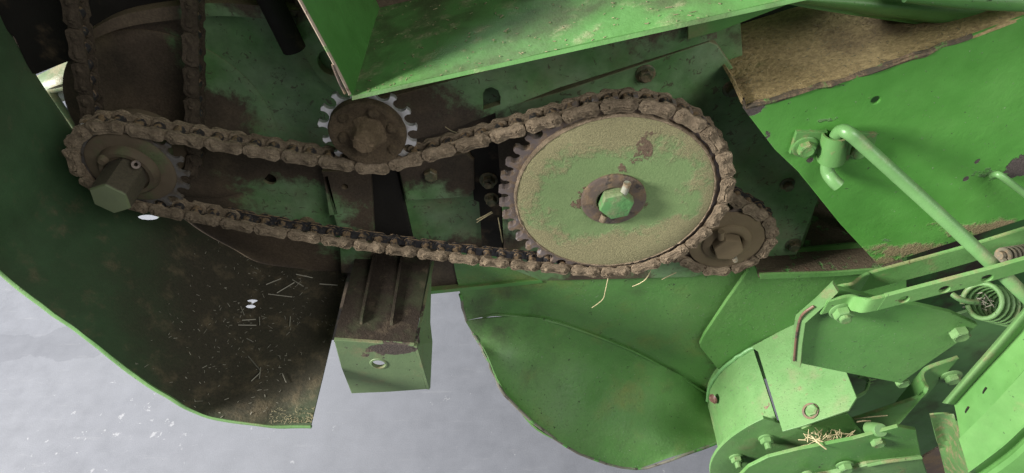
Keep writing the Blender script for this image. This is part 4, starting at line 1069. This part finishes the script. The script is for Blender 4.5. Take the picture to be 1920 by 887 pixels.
# bent strap further down
s3 = strap('bent_strap', 'green flat strap bent in an S below the pivot plate with flanged bolt',
      [(1560, 800, -0.06), (1600, 788, -0.06), (1649, 772, -0.06), (1715, 749, -0.06), (1735, 739, -0.063), (1742, 727, -0.055), (1736, 714, -0.035), (1734, 700, -0.018), (1748, 689, -0.010), (1789, 675, -0.010), (1799, 672, -0.010)], 0.15, M_STRAP, th=0.008)
bolt(at(1783, 706, -0.011), M_EDGE, s3, s=0.0150, h=0.011, flange=1.45, rot=0.3)
lo3 = plate('inner_web', [(1500, 660), (1760, 600), (1900, 560), (1960, 700), (1790, 800), (1800, 960), (1720, 960), (1500, 960)], 0.10, 0.006, coat('shaded_inner_paint', (0.060, 0.150, 0.045), [L(GRIME, -0.25, 8, w=0.4, max=0.8)], rough=0.5), None)  # paint darkened to put the gap's shade into the sheet
tag(lo3, 'dark green inner sheet in the gap behind the pivot plate and bent strap', 'panel')
uh = strap('hook_strip', 'short light green strip curled round behind the pivot plate corner', [(1612, 704, -0.03), (1624, 706, -0.035), (1632, 718, -0.05), (1626, 734, -0.07), (1606, 745, -0.085)], 0.012, M_EDGE, th=0.005)

# ------------------------------------------------------------------ bright cover at lower right corner
cov = thing('corner_cover', 'bright light green ribbed cover with slots at the lower right corner', 'cover', at(1880, 780, -0.2))
M_COV = coat('cover_paint', (0.105, 0.27, 0.068), [dict(FILM, max=0.3), PIT, L((0.25, 0.17, 0.10), -0.85, 18, w=0.3, max=0.6, blobs=[(tuple(at(1830, 790, -0.16)), (0.03, 0.3, 0.05), 0.8), (tuple(at(1880, 690, -0.16)), (0.05, 0.3, 0.05), 0.6)]), L(RUST, -0.95, 40, w=0.05)], rough=0.38, lump=0.25)
CVY = -0.16
def fl3(rows, name, mat=M_COV, n1=3, n2=4, dent=0.0006): return patch(name, rows, n1, n2, 0.003, mat, cov, dent=dent)
fl3([[(1766, 755, CVY + .012), (1815, 698, CVY + .012), (1868, 637, CVY + .012), (1960, 530, CVY + .012)],
     [(1772, 756, CVY - .002), (1821, 699, CVY - .002), (1874, 638, CVY - .002), (1964, 531, CVY - .002)],
     [(1779, 758, CVY - .005), (1829, 703, CVY - .005), (1882, 643, CVY - .005), (1970, 542, CVY - .005)],
     [(1789, 759, CVY), (1838, 704, CVY), (1893, 645, CVY), (1980, 550, CVY)]], 'rolled_lip', M_EDGE, 4, 5)
fl3([[(1789, 760, CVY), (1838, 705, CVY), (1893, 646, CVY), (1980, 551, CVY)],
     [(1795, 790, CVY - .022), (1855, 725, CVY - .022), (1910, 668, CVY - .022), (1995, 575, CVY - .022)],
     [(1800, 822, CVY - .044), (1862, 760, CVY - .044), (1920, 693, CVY - .044), (2000, 600, CVY - .044)]], 'upper_strip')
fl3([[(1797, 823, CVY - .045), (1860, 761, CVY - .045), (1920, 694, CVY - .045), (2000, 601, CVY - .045)],
     [(1806, 850, CVY - .066), (1870, 800, CVY - .066), (1925, 745, CVY - .066), (2010, 660, CVY - .066)],
     [(1816, 886, CVY - .089), (1880, 838, CVY - .089), (1930, 792, CVY - .089), (2020, 715, CVY - .089)]], 'main_sheet')
fl3([[(1816, 886, CVY - .090), (1880, 838, CVY - .090), (1930, 792, CVY - .090), (2020, 715, CVY - .090)],
     [(1830, 890, CVY - .084), (1886, 850, CVY - .084), (1934, 806, CVY - .084), (2024, 730, CVY - .084)],
     [(1850, 900, CVY - .102), (1898, 866, CVY - .102), (1940, 828, CVY - .102), (2030, 750, CVY - .102)],
     [(1870, 960, CVY - .129), (1925, 930, CVY - .129), (1980, 890, CVY - .129), (2060, 800, CVY - .129)]], 'lower_sheet')
fl3([[(1743, 778, CVY + .005), (1765, 776, CVY + .002), (1788, 776, CVY)],
     [(1758, 830, CVY + .005), (1780, 826, CVY + .002), (1800, 823, CVY - .044)],
     [(1768, 870, CVY), (1790, 862, CVY - .035), (1808, 850, CVY - .064)],
     [(1790, 960, CVY - .02), (1815, 950, CVY - .06), (1835, 930, CVY - .10)]], 'side_flange', coat('flange_paint', (0.09, 0.20, 0.06), [FILM, L(DUST, -0.2, 60, w=0.3, max=0.7)], lump=0.5))
for x, y in ((1846, 738), (1813, 774)):
    tube('slot', [at(x + 3, y - 11, CVY - .0205), at(x - 2, y - 2, CVY - .0215), at(x - 1, y + 9, CVY - .0225)], 0.0016, M_BLACK, cov, n=6, sub=3)
dp = plate('dusty_inner_plate', [(1700, 880), (1735, 855), (1764, 838), (1800, 830), (1830, 960), (1700, 960)], -0.06, 0.005, coat('brown_plate', (0.17, 0.125, 0.10), [L(DUST, -0.2, 20, w=0.4)], rough=0.7), None)
tag(dp, 'brown dusty plate in the gap left of the bright corner cover', 'plate')

# ------------------------------------------------------------------ straw and chaff
def straw(pts, r, label, mat=M_STRAW, group=None):
    o = tube('straw_stalk', [at(*p) for p in pts], r, mat, None, n=6, sub=4)
    return tag(o, label, 'straw', group)
straw([(894, 412, 0.099), (908, 405, 0.095), (922, 397, 0.097)], 0.0012, 'upper pale stalk of the crossed pair on the wall left of the big wheel')
straw([(894, 417, 0.099), (908, 408, 0.093), (924, 399, 0.096)], 0.0010, 'lower pale stalk of the crossed pair on the wall left of the big wheel')
straw([(934, 408, 0.095), (938, 430, 0.092), (942, 454, 0.096)], 0.0010, 'single upright pale stalk just left of the big wheel teeth')
straw([(1140, 522, 0.004), (1135, 545, 0.01), (1131, 560, 0.02), (1120, 570, 0.03), (1110, 577, 0.04)], 0.0007, 'thin curled stalk hanging from the chain under the big wheel')
straw([(1220, 508, 0.01), (1212, 522, 0.012), (1200, 531, 0.015), (1186, 537, 0.02)], 0.0008, 'thin curved stalk hanging below the chain at the lower right of the big wheel')
straw([(1268, 511, 0.03), (1255, 517, 0.03), (1241, 524, 0.032)], 0.0008, 'thin straight stalk poking out under the small right wheel chain')
straw([(1602, 786, -0.075), (1630, 782, -0.078), (1664, 779, -0.076)], 0.0013, 'longer of the two stalks lying on the bent strap')
straw([(1606, 791, -0.085), (1620, 789, -0.088), (1632, 789, -0.087)], 0.0015, 'shorter of the two stalks lying on the bent strap')
straw([(1490, 843, -0.128), (1508, 836, -0.125), (1530, 834, -0.122), (1548, 832, -0.125)], 0.0018, 'curved stalk on the bracket edge left of the straw heap')
straw([(1522, 818, -0.118), (1536, 832, -0.135), (1549, 842, -0.142)], 0.0016, 'pale stalk hanging over the bracket edge in front of the straw heap')
straw([(835, 238, 0.078), (848, 246, 0.072), (864, 250, 0.074)], 0.0007, 'fine stalk caught in the dark gap above the chain')

def flecks(name, label, n, pick, lmin, lmax, w, mat, parent=None):
    """loose chaff: many small flat slivers lying on a surface; pick() gives (point, normal)"""
    bm = bmesh.new()
    for _ in range(n):
        p, nn = pick(); nn = nn.normalized()
        x = nn.orthogonal().normalized(); a = random.uniform(0, 2 * math.pi)
        x = (x * math.cos(a) + nn.cross(x) * math.sin(a)); y = nn.cross(x)
        l = random.uniform(lmin, lmax) * (1 if random.random() < 0.85 else 2.2); ww = w * random.uniform(0.6, 1.5)
        x = (x + nn * random.uniform(-0.05, 0.25)).normalized()
        q = p + nn * 0.0006
        vv = [q - x * l / 2 - y * ww / 2, q + x * l / 2 - y * ww / 2, q + x * l / 2 + y * ww / 2, q - x * l / 2 + y * ww / 2]
        lo = [bm.verts.new(v) for v in vv]; hi = [bm.verts.new(v + nn * ww * 0.7) for v in vv]
        bm.faces.new(hi)
        for k in range(4): bm.faces.new((lo[k], lo[(k + 1) % 4], hi[(k + 1) % 4], hi[k]))
    o = finish(name, bm, mat, parent); 
    if parent is None: tag(o, label, None, None, 'stuff')
    else: o['kind'] = 'stuff'
    return o
def pick_hood():
    f = random.random(); y = HF + 0.235 * random.random() ** 1.3
    p = A_.lerp(D_, f); n = (D_ - A_).cross(V((0, 1, 0)))
    return V((p.x, y, p.z)), (n if n.z > 0 else -n)
flecks('chaff', 'fine straw chaff sprinkled over the floor of the trough', 330, pick_hood, 0.0012, 0.0036, 0.0007, M_CHAFF)
def pick_ledge():
    i = random.randrange(len(base) - 1); p = base[i].lerp(base[i + 1], random.random())
    d = base[i + 1] - base[i]; n = d.cross(V((0, 1, 0)))
    return V((p.x, 0.002 + 0.19 * random.random(), p.z + 0.002)), (n if n.z > 0 else -n)
flecks('chaff', 'fine golden chaff lying on the dusty ledge above the big panel', 800, pick_ledge, 0.0012, 0.0034, 0.0007, M_CHAFF)
def pick_guard():
    while True:
        j = random.randrange(len(prof) - 1)
        a, b = prof[j], prof[j + 1]
        if a.x < -0.60: continue
        f = random.random(); p = a.lerp(b, f); y = random.uniform(p.y, GB)
        if random.random() < 0.45 and (abs(p.x + 0.42) > 0.09 or abs(y + 0.02) > 0.12): continue
        n = V((b.x - a.x, 0, b.z - a.z)).cross(V((0, 1, 0)))
        return V((p.x, y, p.z)), (n if n.z > 0 else -n)
flecks('chaff', 'grey chaff and broken straw scattered over the dark guard floor', 260, pick_guard, 0.0015, 0.006, 0.0006, M_STRAW_D)
def pick_tip():
    p = prof[0].lerp(prof[12], random.random() ** 1.5); y = GF + 0.004 + 0.03 * random.random() ** 2
    return V((p.x, y, p.z + 0.001)), V((0.1, -0.2, 1))
flecks('chaff', 'pale chaff heaped along the lit lower tip of the guard', 150, pick_tip, 0.001, 0.004, 0.0005, M_CHAFF)
def pick_heap():
    a = at(random.uniform(1508, 1590), 822, -0.11); a = a + V((random.gauss(0, 0.006), random.uniform(-0.012, 0.012), random.uniform(-0.004, 0.012)))
    return a, V((random.uniform(-1, 1), random.uniform(-1, 0.4), 1))
flecks('straw_heap', 'small heap of broken straw behind the top edge of the lower bracket', 60, pick_heap, 0.008, 0.030, 0.0011, M_STRAW)
def pick_spring():
    a = at(random.uniform(1822, 1850), random.uniform(556, 580), -0.06)
    return a + V((random.gauss(0, .004), random.uniform(-.01, .02), random.gauss(0, .004))), V((random.uniform(-1, 1), -1, random.uniform(-1, 1)))
flecks('straw_heap', 'tuft of straw packed inside the coil spring', 60, pick_spring, 0.008, 0.02, 0.0011, M_STRAW_D)
# loose weathered stalks on the guard floor
def guard_pt(x, y):
    best = None
    for j in range(len(prof) - 1):
        a, b = prof[j], prof[j + 1]
        n = V((b.x - a.x, 0, b.z - a.z)).cross(V((0, 1, 0))).normalized()
        d = _F * FPX + V((1, 0, 0)) * (x - 960) + _U * (443.5 - y)
        den = d.dot(n)
        if abs(den) < 1e-9: continue
        p = _C + d * ((a - _C).dot(n) / den)
        f = (p.x - a.x) / (b.x - a.x) if abs(b.x - a.x) > 1e-9 else -1
        if -0.01 <= f <= 1.01 and GF - 0.01 < p.y < GB + 0.01: return p + V((0, -0.0012, 0.0022))
    return None
sb = bmesh.new()
for (x0, y0, x1, y1) in ((520, 550, 553, 531), (549, 525, 570, 538), (556, 515, 587, 522), (528, 523, 500, 535), (455, 601, 481, 600), (448, 610, 482, 611), (504, 552, 549, 558), (545, 594, 544, 613), (487, 595, 488, 611), (452, 575, 459, 592), (466, 668, 490, 696), (472, 715, 489, 700), (487, 710, 490, 690), (464, 635, 476, 642), (600, 533, 634, 536), (530, 700, 538, 718)):
    a, b = guard_pt(x0, y0), guard_pt(x1, y1)
    if a is None or b is None: continue
    d_ = (b - a).normalized(); q = V((0, 0, 1)).cross(d_).normalized() * 0.0010; w_ = V((0, 0, 0.0016))
    A4 = [sb.verts.new(a + k) for k in (q, w_, -q, -w_ * 0.2)]; B4 = [sb.verts.new(b + k + V((0, 0, 0.001))) for k in (q, w_, -q, -w_ * 0.2)]
    for k in range(4): sb.faces.new((A4[k], A4[(k + 1) % 4], B4[(k + 1) % 4], B4[k]))
    sb.faces.new(A4[::-1]); sb.faces.new(B4)
tag(finish('loose_straw', sb, M_STRAW_D), 'thin grey weathered straw stalks strewn over the dark guard floor', None, None, 'stuff')
